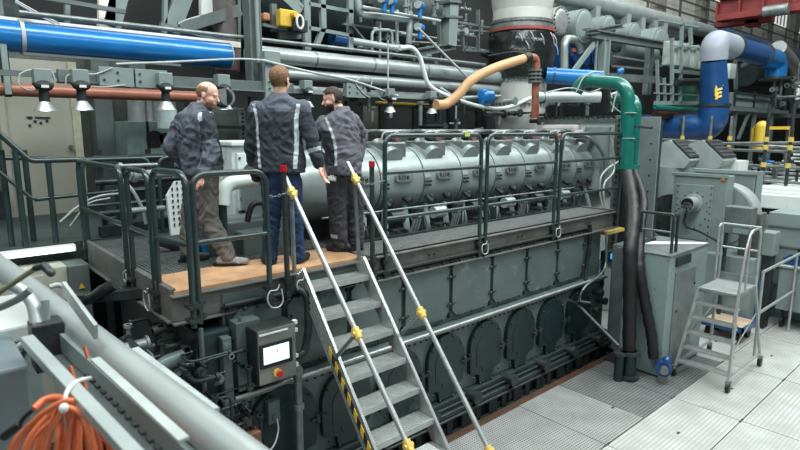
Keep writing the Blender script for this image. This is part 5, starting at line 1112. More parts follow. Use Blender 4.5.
q = MB(); q.cyl((EX, EY, zz(104)), (EX, EY, zz(112)), ER * 0.83, ER * 0.83, n=48); q.cyl((EX, EY, zz(112)), (EX + 0.1, EY, zz(150)), ER * 0.83, ER * 0.6, n=48); q.build('reducer', 'grey lagging sheet', t)
q = MB()
for py in (78, 103): q.cyl((EX, EY, zz(py)), (EX, EY, zz(py) + 0.04), ER * 0.90, n=48); q.bolts((EX, EY, zz(py) - 0.05), (0, 0, 1), ER * 0.87, 36, 0.02, 0.13)
q.build('flange', 'silver', t)
p = Y(485, 97, 7.4); MB().cyl(p + Vector((-.06, 0, 0)), p + Vector((0.12, 0, 0)), 0.16, n=20).ell(p + Vector((-.06, 0, 0)), (0.08, 0.16, 0.16)).build('side_cap', 'blue', t)
# tan hose and rust pipe
t = thing('tan_hose', 'thick tan hose bending from the beam up to the rust coloured elbow', 'hose', Y(440, 105, 7.1))
q = MB(); q.curve([Y(436, 105, 7.0), Y(446, 104, 7.0), Y(458, 95, 6.9), Y(472, 80, 6.8), (Y(495, 68, 6.7)), Y(526, 58, 6.6)], 0.085, 16); q.build('hose', 'hose', t)
q = MB(); a = Y(524, 59, 6.6); q.cyl(a, Y(529, 57.5, 6.6), 0.10, n=16); q.build('clamp', 'black', t)
t = thing('rust_pipe', 'rust coloured elbow pipe dropping in front of the white exhaust', 'pipe', Y(535, 100, 6.6))
q = MB(); q.tube([Y(528, 58, 6.6), Y(536.5, 57, 6.6), Y(535, 118, 6.6)], 0.075, 0.13, n=16); q.build('pipe', mat('rust red pipe', (0.30, 0.10, 0.06), 0.45), t)
p = Y(535, 76, 6.6); q = MB()
for dz_ in (0.10, 0.03, -0.04, -0.11): q.cyl((p.x, p.y, p.z + dz_ - 0.015), (p.x, p.y, p.z + dz_ + 0.015), 0.13, n=20)
q.bolts((p.x, p.y, p.z - 0.14), (0, 0, 1), 0.105, 8, 0.014, 0.28); q.build('flange', 'struct', t)
q = MB(); q.curve([Y(488, 56, 7.2), Y(515, 52, 6.8), Y(530, 56, 6.6)], 0.015); tag(q.build('cable', 'black'), 'black cable over the tan hose end', 'cable')
# blue pipe right of the exhaust
t = thing('blue_branch_pipe', 'short bright blue pipe between the exhaust and the green arch', 'pipe', Y(565, 78, 6.8))
q = MB(); q.cyl(Y(546, 75.5, 7.2), Y(602, 79, 6.3), 0.17, n=28); q.build('pipe', 'blue', t); q = MB(); a = Y(552, 75.5, 7.1); q.cyl(a, Y(554, 75.7, 7.07), 0.18, n=28); q.build('band', 'dblue', t)
# silver hooked pipe and blue box behind
t = thing('hook_pipe', 'silver pipe bent like a walking stick in front of the blue machine', 'pipe', Y(570, 60, 8))
q = MB(); q.tube([Y(564, 72, 8), Y(564, 39, 8), Y(577, 39, 8.1), Y(581, 52, 8.1)], 0.10, 0.2, n=16); q.build('pipe', 'silver', t)
t = thing('blue_machine', 'blue painted machine block behind the hooked silver pipe', 'machine', Y(582, 60, 9.3))
a, b2 = Y(567, 42, 9.3), Y(598, 72, 9.3); q = MB(); q.box(a.x, b2.x, 9.3, 9.9, b2.z, a.z); q.build('block', 'dblue', t, 0.05)
q = MB()
for k in range(3): c_ = Y(573 + k * 9, 58, 9.3); q.cyl((c_.x, 9.3, c_.z), (c_.x, 9.15, c_.z), 0.22, n=20)
q.build('cover', 'dblue', t)
q = MB(); q.bar(Y(572, 50, 9.1), Y(588, 50, 9.1), 0.05, 0.1); q.build('orange_strip', 'copper', t)
# big long duct at the top right, drums
t = thing('long_duct', 'long pale grey duct running along the top right under the gallery', 'duct', (20, 9, 6.9))
q = MB(); q.cyl((12.8, 9.2, 6.98), (24.5, 9.2, 7.15), 0.24, n=28); q.build('duct', 'silver', t)
q = MB(); q.cyl((24.5, 9.2, 7.15), (40, 9.2, 7.25), 0.30, n=28); q.build('blue_section', 'dblue', t)
q = MB()
for px in (590, 622, 637, 650, 660): c_ = Y(px, 8, 9.2); q.box(c_.x, c_.x + 0.25, 9.0, 9.2, 6.0, 7.0)
q.build('hanger', 'silver', t)
t = thing('white_header', 'white insulated header pipe that the round drum ends sit on', 'pipe', (14, 9, 6.2))
FW3 = -ROT.col[2]
a, b2 = Y(550, 2, 9.6), Y(680, 34, 9.6)
q = MB(); q.cyl(a, b2, 0.28, n=26); q.build('pipe', 'silver', t)
for i, (px, py, rx, y, mt, lab) in enumerate(((560, 21, 13.5, 8.0, 'alu', 'round bolted silver drum end, nearest the white exhaust'), (583.5, 26, 16, 8.0, 'grey', 'big smooth pale drum end, second from the exhaust'), (608, 29, 13, 8.3, 'grey', 'third pale drum end, above the grey crossbeam'), (634, 35, 12, 8.3, 'grey', 'fourth pale drum end above the crossbeam'), (660, 47, 19, 8.3, 'grey', 'fifth pale drum end with a dark opening, at the end of the crossbeam'))):
    # drum axis towards the camera side (-Y, slightly -X)
    c_ = Y(px, py, y); px_m = (Y(px + rx, py, y) - Y(px - rx, py, y)).length / 2
    r_ = rx * (c_ - CAM).dot(FW3) / F
    ax = Vector((0, -1, 0)); t = thing('drum', lab, 'drum', c_)
    q = MB(); q.cyl(c_, c_ - ax * 1.1, r_, n=36); q.build('barrel', 'grey', t)
    q = MB(); q.cyl(c_ + ax * 0.03, c_, r_ * 1.02, n=36); q.ell(c_ + ax * 0.03, Vector((0.05, r_ * 0.9, r_ * 0.9)), 24, 12, Matrix((ax, Vector((0, 0, 1)).cross(ax), Vector((0, 0, 1)))).transposed()); e_ = q.build('end_plate', mt, t)
    if i == 0: q = MB(); q.bolts(c_ + ax * 0.03, ax, r_ * 0.95, 20, 0.025, 0.04); q.build('bolt', 'steel', e_)
    if i == 4: q = MB(); k_ = c_ + ax * 0.08 - Vector((0, 0, r_ * 0.15)); q.cyl(k_, k_ + ax * 0.04, r_ * 0.3, n=16); q.build('opening', 'dark', e_)
# crossbeams
t = thing('crossbeam', 'long grey green crossbeam below the drum ends at the upper right', 'beam', Y(630, 40, 7.5))
q = MB(); q.ibeam(Y(586, 33, 7.6), Y(690, 50, 7.9), 0.2, 0.22, 0.04); q.build('beam', 'struct', t)
q = MB(); q.ibeam(Y(588, 32, 7.4), Y(622, 26, 8.4), 0.15, 0.12, 0.03); q.build('stub_beam', 'struct', t)
for px, py0, py1, w, y in ((605, 40, 78, 0.28, 7.6), (650, 46, 95, 0.26, 8.0), (597, 40, 78, 0.06, 7.6)):
    a, b2 = Y(px, py0, y), Y(px, py1, y); q = MB(); q.ibeam((a.x, y, b2.z), (a.x, y, a.z), w * 0.6, w, 0.04, up=(1, 0, 0)); q.build('post', 'grey', t)
q = MB(); q.bar(Y(594, 44, 7.5), Y(573, 72, 7.5), 0.12, 0.06, up=(0, 1, 0)); q.build('diagonal_brace', 'grey', t)
q = MB(); q.bar(Y(606, 77, 7.6), Y(660, 80, 7.6), 0.1, 0.2); q.bar(Y(612, 56, 7.6), Y(650, 62, 7.8), 0.05, 0.05); q.bar(Y(612, 66, 7.6), Y(655, 70, 7.8), 0.05, 0.05); q.build('rail', 'steel', t)
t = thing('grey_hopper', 'grey conical hopper behind the crossbeam posts', 'hopper', Y(625, 55, 8.6))
q = MB(); a, b2 = Y(612, 50, 8.6), Y(645, 56, 8.6); q.cyl(a, b2, 0.42, 0.30, n=24); q.build('cone', 'struct', t); q = MB(); k_ = Y(616, 48, 8.2); q.cyl(k_, k_ + Vector((-0.03, -0.05, 0)), 0.14, n=16); q.build('flange', 'iron', t)
# far gallery at right with box
t = thing('gallery_platform', 'gallery with railings and a small green tank at the upper right', 'platform', Y(690, 80, 7))
yy = 7.0
bars([(655, 103, 722, 103, 0.10), (673, 71, 706, 74, 0.10), (672, 38, 672, 104, 0.09), (682, 18, 680, 104, 0.07), (705, 46, 706, 104, 0.06), (657, 60, 658, 103, 0.04), (664, 78, 665, 103, 0.03), (697, 78, 697, 103, 0.03), (658, 84, 722, 88, 0.035), (655, 93, 706, 96, 0.035), (660, 20, 698, 27, 0.05), (690, 28, 691, 44, 0.10), (675, 46, 705, 48, 0.04)], yy, 'grey', t, 'frame')
a, b2 = Y(674, 40, 7.1), Y(702, 70, 7.1); q = MB(); q.box(a.x, b2.x, 7.1, 7.4, b2.z, a.z); q.build('cabinet', mat('pale green cabinet', (0.36, 0.42, 0.36), 0.45), t, 0.03)
q = MB(); 
for k in range(3): c_ = Y(679 + k * 9, 45, 7.05); q.box(c_.x, c_.x + 0.12, 7.02, 7.1, b2.z, a.z)
q.build('rib', 'silver', t)
c_ = Y(689, 95, 7.6); q = MB(); q.cyl((c_.x, 7.6, c_.z - 0.55), (c_.x, 7.6, c_.z + 0.35), 0.35, n=20); q.build('green_tank', mat('green tank paint', (0.02, 0.16, 0.09), 0.4), t)
q = MB(); q.cyl(Y(655, 107, 6.9), Y(722, 112, 6.9), 0.06, n=10); q.build('green_pipe', 'green', t)
q = MB(); q.tube([Y(676, 82, 6.9), Y(702, 82, 6.9), Y(703, 100, 6.9)], 0.10, 0.2, n=12); q.build('black_pipe', 'dark', t)
q = MB(); q.tube([Y(655, 115, 7.2), Y(700, 115, 7.2)], 0.12, n=12); q.build('brown_pipe', 'brown', t)
# blue ducts
BX, BY = 16.8, 6.1
t = thing('blue_elbow_duct', 'large deep blue duct rising at the right with a grey elbow and yellow emblem', 'duct', (BX, BY, 3))
zt = at(712, 40, y=BY).z
TX = at(715, 45, y=BY).x
q = MB(); q.cyl((BX + 0.1, BY, 4.02), (TX, BY, zt - 0.5), 0.37, 0.31, n=36); q.build('riser', 'dblue', t)
q = MB(); q.tube([(TX, BY, zt - 0.5), (TX - 0.05, BY, zt - 0.05), (BX + 1.0, BY, zt - 0.05)], 0.34, 0.5, n=36, k=10); q.build('upper_elbow', mat('grey violet duct paint', (0.27, 0.30, 0.35), 0.45, 0, 0.04, 1), t)
q = MB(); q.cyl((BX + 0.9, BY, zt - 0.05), (20.4, BY, zt - 0.05), 0.31, n=32); q.build('top_run', 'dblue', t)
q = MB(); q.tube([(20.2, BY, zt - 0.05), (21.9, BY, zt - 0.08), (21.9, BY, 5.0)], 0.31, 0.7, n=32, k=10); q.build('bright_bend', 'blue', t)
q = MB()
for x in (BX + 0.95, 20.3): q.cyl((x, BY, zt - 0.03), (x + 0.06, BY, zt - 0.03), 0.38 if x < 18 else 0.36, n=36)
q.cyl((BX + 0.1, BY, 3.98), (BX + 0.1, BY, 4.05), 0.42, n=36); q.cyl((21.9, BY, 4.98), (21.9, BY, 5.06), 0.48, n=30); q.build('flange', 'iron', t)
q = MB(); q.tube([(BX + 0.1, BY, 4.0), (BX + 0.1, BY, 3.42), (BX + 0.1, 9.5, 3.42)], 0.38, 0.5, n=36, k=10); q.build('lower_elbow', 'dblue', t)
q = MB()
for y in (6.75, 7.4): q.cyl((BX + 0.1, y, 3.42), (BX + 0.1, y + 0.05, 3.42), 0.41, n=36)
q.build('dark_band', 'iron', t)
c_ = at(716, 87, y=BY - 0.42); q = MB()
nv = Vector((-0.62, -0.78, 0)); lx = Vector((0.78, -0.62, 0))
def onr(u, z, o=0.0): 
    a_ = u / 0.34; return Vector((BX - 0.02, BY, z)) + (nv * math.cos(a_) + lx * math.sin(a_)) * (0.345 + o)
zc = at(716, 87, y=BY - 0.35).z
for k in range(5):
    u0 = -0.08 + 0.03 * math.sin(k / 4 * 3.1) * -1; z0 = zc - 0.24 + k * 0.095
    q.bar(onr(u0 - 0.02, z0), onr(u0 + 0.10 + 0.012 * k, z0 + 0.05), 0.02, 0.055, up=(0, 0, 1))
    q.bar(onr(u0 - 0.03, z0 - 0.05), onr(u0 - 0.02, z0 + 0.08), 0.06, 0.02, up=nv)
q.build('yellow_emblem', mat('emblem yellow', (0.75, 0.55, 0.08), 0.5), t)
# container
t = thing('grey_container', 'grey green box container on legs right of the blue duct', 'container', Y(750, 100, 6.6))
a, b2 = Y(735, 89, 6.6), Y(770, 110, 6.6); q = MB(); q.box(a.x, b2.x, 6.6, 8, b2.z, a.z - 0.1); q.build('body', 'grey', t, 0.02)
q = MB()
for f_ in (0, 0.5, 1): q.box(a.x + (b2.x - a.x) * f_ - 0.04, a.x + (b2.x - a.x) * f_ + 0.04, 6.55, 6.6, b2.z, a.z)
for z in (b2.z, (a.z + b2.z) / 2, a.z - 0.1): q.box(a.x, b2.x, 6.54, 6.6, z - 0.03, z + 0.03)
q.build('frame', 'iron', t)
q = MB(); q.box(a.x - 0.5, b2.x + 1.5, 6.4, 8, b2.z - 0.12, b2.z); 
for x in (a.x, (a.x + b2.x) / 2, b2.x): q.box(x, x + 0.12, 6.5, 6.6, -0.03, b2.z)
q.bar((a.x + 1.2, 6.5, b2.z - 0.1), (a.x + 0.4, 6.5, b2.z - 1.0), 0.08, 0.08); q.build('support', 'struct', t)
bars([(735, 55, 736, 90, 0.2), (742, 66, 752, 60, 0.1)], 7.4, 'struct', t, 'hanger')
c_ = Y(732, 70, 6.9); tag(MB().box(c_.x - 0.15, c_.x + 0.35, 6.9, 7.1, c_.z - 0.25, c_.z + 0.2).build('white_notice', 'white'), 'small white board right of the tall blue duct', 'sign')
tag(MB().cyl(Y(745, 74, 8.5), Y(768, 74, 8.5), 0.5, n=24).build('dark_tank', 'dark'), 'dark tank in the shade above the grey container', 'tank')
q = MB(); q.tube([Y(778, 48, 7.5), Y(792, 64, 7.5), Y(799, 80, 7.4), Y(797, 102, 7.3)], 0.30, 0.6, n=20); tag(q.build('silver_hose', 'alu'), 'thick silver flexible duct at the right edge', 'duct')
skid = thing('pump_skid', 'crowded pump and valve skid under the bright blue bend at the right edge', 'machinery', Y(785, 112, 6.9))
a = Y(772, 113, 6.8); q = MB(); q.box(a.x, a.x + 3.2, 6.5, 7.4, a.z - 0.15, a.z); q.build('skid_base', 'struct', skid)
for k in range(4): q = MB(); q.bar((a.x + 0.3 + k * 0.8, 6.9, a.z), (a.x + 0.3 + k * 0.8, 6.9, a.z + 1.2), 0.08, 0.08, up=(0, 1, 0)); q.build('upright', 'iron', skid)
for k in (0, 1): q = MB(); q.box(a.x + 0.2 + k * 2.6, a.x + 0.35 + k * 2.6, 6.8, 7.0, -0.03, a.z - 0.15); q.build('leg', 'struct', skid)
rn = random.Random(33)
for i in range(26):
    px, py = rn.uniform(772, 800), rn.uniform(74, 112); p = Y(px, py, rn.uniform(6.6, 7.2)); q = MB(); v = rn.choice((Vector((1, 0, 0)), Vector((0, 0, 1)), Vector((0, -1, 0))))
    q.cyl(p, p + v * rn.uniform(0.3, 0.8), rn.uniform(0.025, 0.06), n=8); q.cyl(p, p + v * 0.05, 0.09, n=10); fit(q, ('struct', 'iron', 'steel', 'grey'), skid)
# red crane
t = thing('overhead_crane', 'red overhead crane girder at the top right corner', 'crane', (22, 6, 7))
z0 = at(760, 22, x=22).z
q = MB(); q.box(21.6, 22.2, 2.0, 8.0, z0 + 0.15, z0 + 0.35); q.box(21.85, 21.95, 2, 8.0, z0 + 0.25, z0 + 0.85); q.box(21.6, 22.2, 2, 8.0, z0 + 0.85, z0 + 1.0); q.build('girder', 'crane', t, 0.01)
q = MB()
for i in range(9): q.box(21.7, 22.1, 2.4 + i * 0.7, 2.46 + i * 0.7, z0 + 0.25, z0 + 0.75)
q.build('stiffener', 'crane', t)
q = MB(); q.box(22.6, 23.0, 6.6, 8.4, z0 + 0.1, z0 + 0.3); q.box(22.6, 23.0, 7.0, 7.4, z0, z0 + 1.2); q.build('end_carriage', 'crane', t)
q = MB()
for z in (z0 + 1.3, z0 + 1.7): q.cyl((21.9, 2, z), (21.9, 8.5, z), 0.03, n=6)
for i in range(6): q.cyl((21.9, 2.4 + i * 1.2, z0 + 1.0), (21.9, 2.4 + i * 1.2, z0 + 1.7), 0.03, n=6)
q.build('guard_rail', 'crane', t)
q = MB(); c_ = at(776, 10, x=21.5); q.cyl((21.5, c_.y - 0.35, c_.z), (21.5, c_.y + 0.35, c_.z), 0.17, n=16); q.build('motor', 'steel', t)

# ================================================================== BEHIND THE PLATFORM (left to centre)
t = thing('control_desk', 'pale green instrument cabinet with round dark ports behind the bald man', 'cabinet', (3.2, 9, 2))
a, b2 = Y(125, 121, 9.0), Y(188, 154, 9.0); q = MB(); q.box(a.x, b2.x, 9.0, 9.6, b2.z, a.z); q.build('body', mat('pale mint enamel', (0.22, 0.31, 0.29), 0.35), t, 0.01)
q = MB()
for px, r_ in ((155, 0.12), (165, 0.09)): c_ = Y(px, 138.5, 8.99); q.cyl((c_.x, 8.97, c_.z), (c_.x, 9.0, c_.z), r_, n=24)
for px in (146.5,): c_ = Y(px, 120, 8.99); q.box(c_.x - 0.01, c_.x + 0.02, 8.98, 9.0, b2.z, a.z)
c_ = Y(155, 146, 8.99); q.box(c_.x - 0.08, c_.x + 0.08, 8.98, 9.0, c_.z - 0.02, c_.z + 0.02); q.build('port', 'black', t)
q = MB(); q.box(a.x, b2.x, 9.05, 9.6, 2.1, b2.z); q.build('base', 'dark', t)
for i, (px, w, lab) in enumerate(((137, 0.26, 'silver filter drum on top of the mint cabinet, left one'), (165, 0.36, 'wide silver filter drum on top of the mint cabinet'), (150, 0.12, 'narrow silver tube on top of the mint cabinet'))):
    c_ = Y(px, 121, 9.3); tag(MB().cyl((c_.x, 9.3, a.z), (c_.x, 9.3, a.z + 0.36), w / 2, n=20).build('filter_drum', 'alu'), lab, 'filter')
t = thing('beige_cabin', 'grey brown cabinet in the shade behind the middle man', 'cabinet', (4.6, 9.0, 2))
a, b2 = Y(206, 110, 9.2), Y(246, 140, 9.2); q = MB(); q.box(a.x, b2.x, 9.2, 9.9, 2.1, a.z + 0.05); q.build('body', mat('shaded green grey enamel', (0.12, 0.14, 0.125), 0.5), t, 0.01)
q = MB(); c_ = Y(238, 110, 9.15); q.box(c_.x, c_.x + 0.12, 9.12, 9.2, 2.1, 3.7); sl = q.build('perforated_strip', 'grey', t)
q = MB()
for k in range(22): q.box(c_.x + 0.04, c_.x + 0.08, 9.11, 9.12, 2.2 + k * 0.067, 2.23 + k * 0.067)
q.build('holes', 'dark', sl)
t = thing('olive_cabinet', 'olive grey cabinet in the shade right of the bearded man', 'cabinet', (7.6, 9.6, 2))
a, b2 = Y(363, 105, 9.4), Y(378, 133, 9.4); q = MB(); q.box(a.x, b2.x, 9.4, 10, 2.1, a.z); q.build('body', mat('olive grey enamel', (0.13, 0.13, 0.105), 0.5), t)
# machinery on the engine's free end behind the men
t = thing('coolant_unit', 'grey boxy machine unit between the bald man and the man in jeans', 'machine', (3.4, 5.9, 2.1))
a, b2 = Y(231, 146, 6.1), Y(258, 150, 6.1)
q = MB(); q.box(a.x, a.x + 0.75, 6.1, 6.9, 1.9, a.z); q.build('housing', 'pale cooler enamel', t, 0.02)
q = MB(); q.box(a.x - 0.02, a.x + 0.8, 6.05, 6.95, a.z, a.z + 0.05); q.box(a.x + 0.05, a.x + 0.55, 6.07, 6.1, a.z - 0.75, a.z - 0.08); q.build('cover', 'pale cooler enamel', t, 0.01)
q = MB()
for dx, dz_ in ((0.08, -0.14), (0.5, -0.14), (0.08, -0.6), (0.5, -0.6)): q.cyl((a.x + dx, 6.07, a.z + dz_), (a.x + dx, 6.055, a.z + dz_), 0.014, n=8)
q.build('bolt', 'iron', t)
q = MB(); q.box(2.15, 3.2, 5.4, 5.9, 1.9, 2.42); q.box(2.5, 2.95, 5.2, 5.45, 1.9, 2.33); q.build('lower_block', 'struct', t, 0.02)
t = thing('crooked_pipe', 'fat grey green pipe bending down behind the front guard rail', 'pipe', (2.4, 5.2, 2.1))
q = MB(); q.tube([Y(222, 206, 5.3), Y(224, 184, 5.35), Y(262, 179, 5.35), Y(290, 178, 5.4)], 0.072, 0.30, n=20, k=8); q.build('pipe', 'pale cooler enamel', t)
a_ = Y(222, 204, 5.3); MB().cyl((a_.x, 5.3, 2.1), (a_.x, 5.3, a_.z), 0.045, n=14).build('stand', 'rail', t)
t = thing('perforated_panel', 'pale perforated cover standing behind the left guard rails', 'panel', (2.0, 6.0, 2.1))
a = Y(168, 182, 6.2); b2 = Y(183, 225, 6.2)
q = MB(); q.prism([(a.x, 6.2, b2.z - 0.1), (a.x - 0.02, 6.2, a.z - 0.15), (a.x + 0.08, 6.2, a.z), (b2.x + 0.02, 6.2, a.z), (b2.x + 0.02, 6.2, b2.z - 0.1)], (0, 0.05, 0)); pn = q.build('sheet', 'white', t)
q = MB()
for i in range(4):
    for j in range(9): q.box(a.x + 0.03 + i * 0.055, a.x + 0.045 + i * 0.055, 6.19, 6.2, b2.z + j * 0.065, b2.z + 0.03 + j * 0.065)
q.build('holes', 'iron', pn)
t = thing('coolant_pump', 'blue pump on the platform deck behind the bald man', 'pump', (2.35, 5.4, 2.1))
p = Zp(200, 258, 2.12); q = MB(); q.cyl(Y(196, 247, 5.5), Y(207, 247, 5.4), 0.09, n=18); q.cyl(Y(196, 236, 5.55), Y(204, 236, 5.5), 0.05, n=14); q.build('body', 'blue', t)
q = MB(); p = Y(200, 222, 5.5); q.box(p.x - 0.12, p.x + 0.08, 5.45, 5.6, p.z - 0.06, p.z + 0.05); q.cyl((p.x, 5.5, 2.1), (p.x, 5.5, p.z), 0.05); q.build('terminal_box', 'silver', t)
for i, (l, y, rr, mt, lab) in enumerate((([(240, 265), (248, 245), (258, 236), (268, 232)], 5.3, 0.05, 'silver', 'pale bent pipe behind the left leg of the man in jeans'), ([(150, 240), (165, 243), (180, 248), (195, 250)], 5.9, 0.05, 'iron', 'dark pipe lying behind the bald man'), ([(247, 222), (252, 206), (262, 203), (272, 212)], 5.2, 0.03, 'black', 'black hose looping beside the jeans'), ([(120, 178), (132, 190), (142, 208), (146, 224)], 6.9, 0.02, 'cable', 'thin cable looping behind the left rails'), ([(60, 222), (80, 205), (100, 196), (125, 193)], 7.6, 0.014, 'cable', 'pale cable sagging across the landing at the left'), ([(70, 226), (88, 204), (110, 198)], 7.8, 0.01, 'cable', 'thin cable near the landing floor at the left'))):
    q = MB(); q.curve([Y(a_, b_, y) for a_, b_ in l], rr, 10); tag(q.build('hose', mt), lab, 'hose')
q = MB(); q.bar(Y(100, 232, 7.2), Y(168, 222, 7.4), 0.08, 0.12); tag(q.build('kick_beam', 'iron'), 'dark beam behind the platform deck at the left', 'beam')
aux = thing('auxiliary_pipework', 'dense dark auxiliary pipework standing behind the platform rails at the left', 'machinery', (3, 7.4, 2.1))
for k in range(6): q = MB(); q.bar((1.9 + k * 0.6, 7.9, 1.9), (1.9 + k * 0.6, 7.9, 3.1), 0.06, 0.06, up=(0, 1, 0)); q.build('upright', 'iron', aux)
for z in (2.3, 2.7, 3.0): q = MB(); q.cyl((1.8, 7.8, z), (5.6, 7.8, z), 0.04, n=10); q.build('header_pipe', 'iron', aux)
rn = random.Random(77)
for i in range(30):
    px, py = rn.uniform(105, 262), rn.uniform(165, 232); y = rn.uniform(6.6, 8.2); p = Y(px, py, y); q = MB(); v = rn.choice((Vector((1, 0, 0)), Vector((0, 0, 1)), Vector((0, -1, 0)))); L = rn.uniform(0.15, 0.6); r_ = rn.uniform(0.02, 0.06)
    q.cyl(p, p + v * L, r_, n=10); q.cyl(p + v * 0.02, p + v * 0.06, r_ * 1.7, n=12); fit(q, ('iron', 'steel', 'struct', 'dark', 'grey'), aux)
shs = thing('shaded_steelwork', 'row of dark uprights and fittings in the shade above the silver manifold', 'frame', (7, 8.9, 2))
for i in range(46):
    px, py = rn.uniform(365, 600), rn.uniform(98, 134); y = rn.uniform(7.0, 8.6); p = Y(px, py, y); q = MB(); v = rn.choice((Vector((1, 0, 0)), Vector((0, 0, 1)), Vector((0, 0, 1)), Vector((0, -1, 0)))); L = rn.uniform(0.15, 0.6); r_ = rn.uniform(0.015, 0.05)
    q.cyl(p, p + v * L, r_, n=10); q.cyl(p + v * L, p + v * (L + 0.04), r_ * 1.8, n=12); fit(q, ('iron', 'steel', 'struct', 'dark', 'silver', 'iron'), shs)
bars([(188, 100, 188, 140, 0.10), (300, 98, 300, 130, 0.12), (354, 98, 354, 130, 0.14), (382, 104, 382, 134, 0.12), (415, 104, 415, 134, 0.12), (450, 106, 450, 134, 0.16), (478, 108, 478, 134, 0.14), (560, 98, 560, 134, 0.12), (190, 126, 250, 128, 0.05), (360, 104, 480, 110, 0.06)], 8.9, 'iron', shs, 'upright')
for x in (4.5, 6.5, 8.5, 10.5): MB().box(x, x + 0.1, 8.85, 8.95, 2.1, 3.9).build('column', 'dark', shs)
q = MB(); q.cyl(Y(376, 102.5, 8.4), Y(432, 105, 8.4), 0.025, n=8); tag(q.build('yellow_tube', 'yellow'), 'thin yellow tube in the shade right of the bearded man', 'pipe')
# left stair handrail of the landing
t = thing('landing_rail', 'dark green handrail of the landing, dropping from the left edge', 'railing', (0.8, 7.15, 2.1))
q = MB(); q.tube([Y(-30, 108, 7.2), Y(30, 161, 7.2), Y(80, 159.5, 7.2)], 0.03, 0.06); q.build('top_rail', 'rail', t)
q = MB(); q.tube([Y(-30, 148, 7.2), Y(33, 199.5, 7.2), Y(80, 195, 7.2)], 0.02, 0.06); q.build('mid_rail', 'rail', t)
for px, y in ((15, 7.2), (48, 7.2), (1, 7.3), (24, 7.5)):
    a = Y(px, 163 if px > 30 else 150, y); q = MB(); q.cyl((a.x, y, 2.1), (a.x, y, a.z), 0.03, n=10); q.build('post', 'rail', t)
q = MB(); q.cyl(Y(-6, 158, 7.6), Y(47, 158.5, 7.6), 0.025, n=8); q.build('back_rail', 'rail', t)
t = thing('landing_guard', 'pair of thin green rails behind the platform left end', 'railing', (2, 7.3, 2.1))
q = MB(); q.cyl(Y(80, 159.5, 7.3), Y(165, 157, 7.3), 0.025, n=8); q.cyl(Y(35, 200, 7.3), Y(160, 186, 7.6), 0.02, n=8); q.build('rail', 'rail', t)

# ================================================================== PEOPLE
FWH = Vector((0.6536, 0.738, 0)).normalized(); RT = Vector((FWH.y, -FWH.x, 0))
def remesh(q, vox, smooth=4, fac=0.5, wr=0, seed=0):
    me = q.mesh('tmp'); o = bpy.data.objects.new('tmp', me); COL.objects.link(o)
    m = o.modifiers.new('r', 'REMESH'); m.mode = 'VOXEL'; m.voxel_size = vox; m.use_smooth_shade = True
    if smooth: s_ = o.modifiers.new('s', 'SMOOTH'); s_.iterations = smooth; s_.factor = fac
    dg = bpy.context.evaluated_depsgraph_get(); me2 = bpy.data.meshes.new_from_object(o.evaluated_get(dg))
    bpy.data.objects.remove(o)
    if wr:
        off = Vector((seed * 7.1, 3, 5)); nr = [v.normal.copy() for v in me2.vertices]
        for v, nv in zip(me2.vertices, nr):
            p = v.co
            w_ = Vector((noise.noise(p * 3 + off), noise.noise(p * 3 - off), 0)) * 0.35; p2 = p + w_
            a = noise.noise(Vector((p2.x * 9 + p2.z * 7, p2.y * 9 - p2.z * 7, p2.z * 7)) + off); b = noise.noise(p * 13 + off); e = noise.noise(Vector((p2.x * 14 - p2.z * 9, p2.y * 14 + p2.z * 9, p2.z * 5)) - off)
            v.co = p + nv * wr * ((1 - abs(a) * 3) * 0.8 + (0.5 - abs(e) * 2) * 0.6 + b * 0.5)
    me2.polygons.foreach_set('use_smooth', [True] * len(me2.polygons))
    return me2
class Man:
    def __init__(s, root, px, s_label):
        s.root = root; s.t = thing('person', s_label, 'person', root)
    def P(s, px, py, dy=0.0):
        d = ROT @ Vector((px - 400, 225 - py, -F)); o = s.root + FWH * dy
        return CAM + d * ((o - CAM).dot(FWH) / d.dot(FWH))
    def put(s, name, me, mats, parent=None):
        me.transform(Matrix.Translation(-s.root))
        for m in mats: me.materials.append(M[m])
        o = bpy.data.objects.new(name, me); COL.objects.link(o); o.parent = parent or s.t; o['_o'] = list(s.root); return o
    def limb(s, q, pts, n=14):
        for (a, ra), (b, rb) in zip(pts, pts[1:]): q.capsule(a, b, ra, rb, n)
def hand(q, w, d, up, s=1.0, curl=0.9, side=1):
    """palm and five fingers from wrist w, pointing d, palm facing up-vector side"""
    d = Vector(d).normalized(); n_ = Vector(up); n_ = (n_ - d * n_.dot(d)).normalized(); l = d.cross(n_).normalized()
    q.capsule(w, w + d * 0.03, 0.026 * s, 0.026 * s, 10)
    for k in range(4):
        o = l * (k - 1.5) * 0.021 * s
        q.capsule(w + o * 0.6 + d * 0.02, w + o + d * 0.085 * s, 0.016 * s, 0.0135 * s, 8)
        ln = (0.036, 0.042, 0.040, 0.031)[k] * s
        p = w + o + d * 0.09 * s; dd = d
        for j in range(3):
            ang = curl * (0.35 + 0.3 * j); dd = (Matrix.Rotation(-ang * 0.7, 3, l) @ dd) if side > 0 else (Matrix.Rotation(ang * 0.7, 3, l) @ dd)
            e = p + dd * ln * (1, 0.75, 0.6)[j]; q.capsule(p, e, 0.0105 * s - j * 0.001, 0.0095 * s - j * 0.001, 8); p = e
    b = w + d * 0.025 - l * 0.028 * s; e = b + (d * 0.8 - l * 0.6).normalized() * 0.045 * s; q.capsule(b, e, 0.016 * s, 0.012 * s, 8)
    q.capsule(e, e + (d - n_ * 0.3 * side - l * 0.1).normalized() * 0.032 * s, 0.012 * s, 0.010 * s, 8)
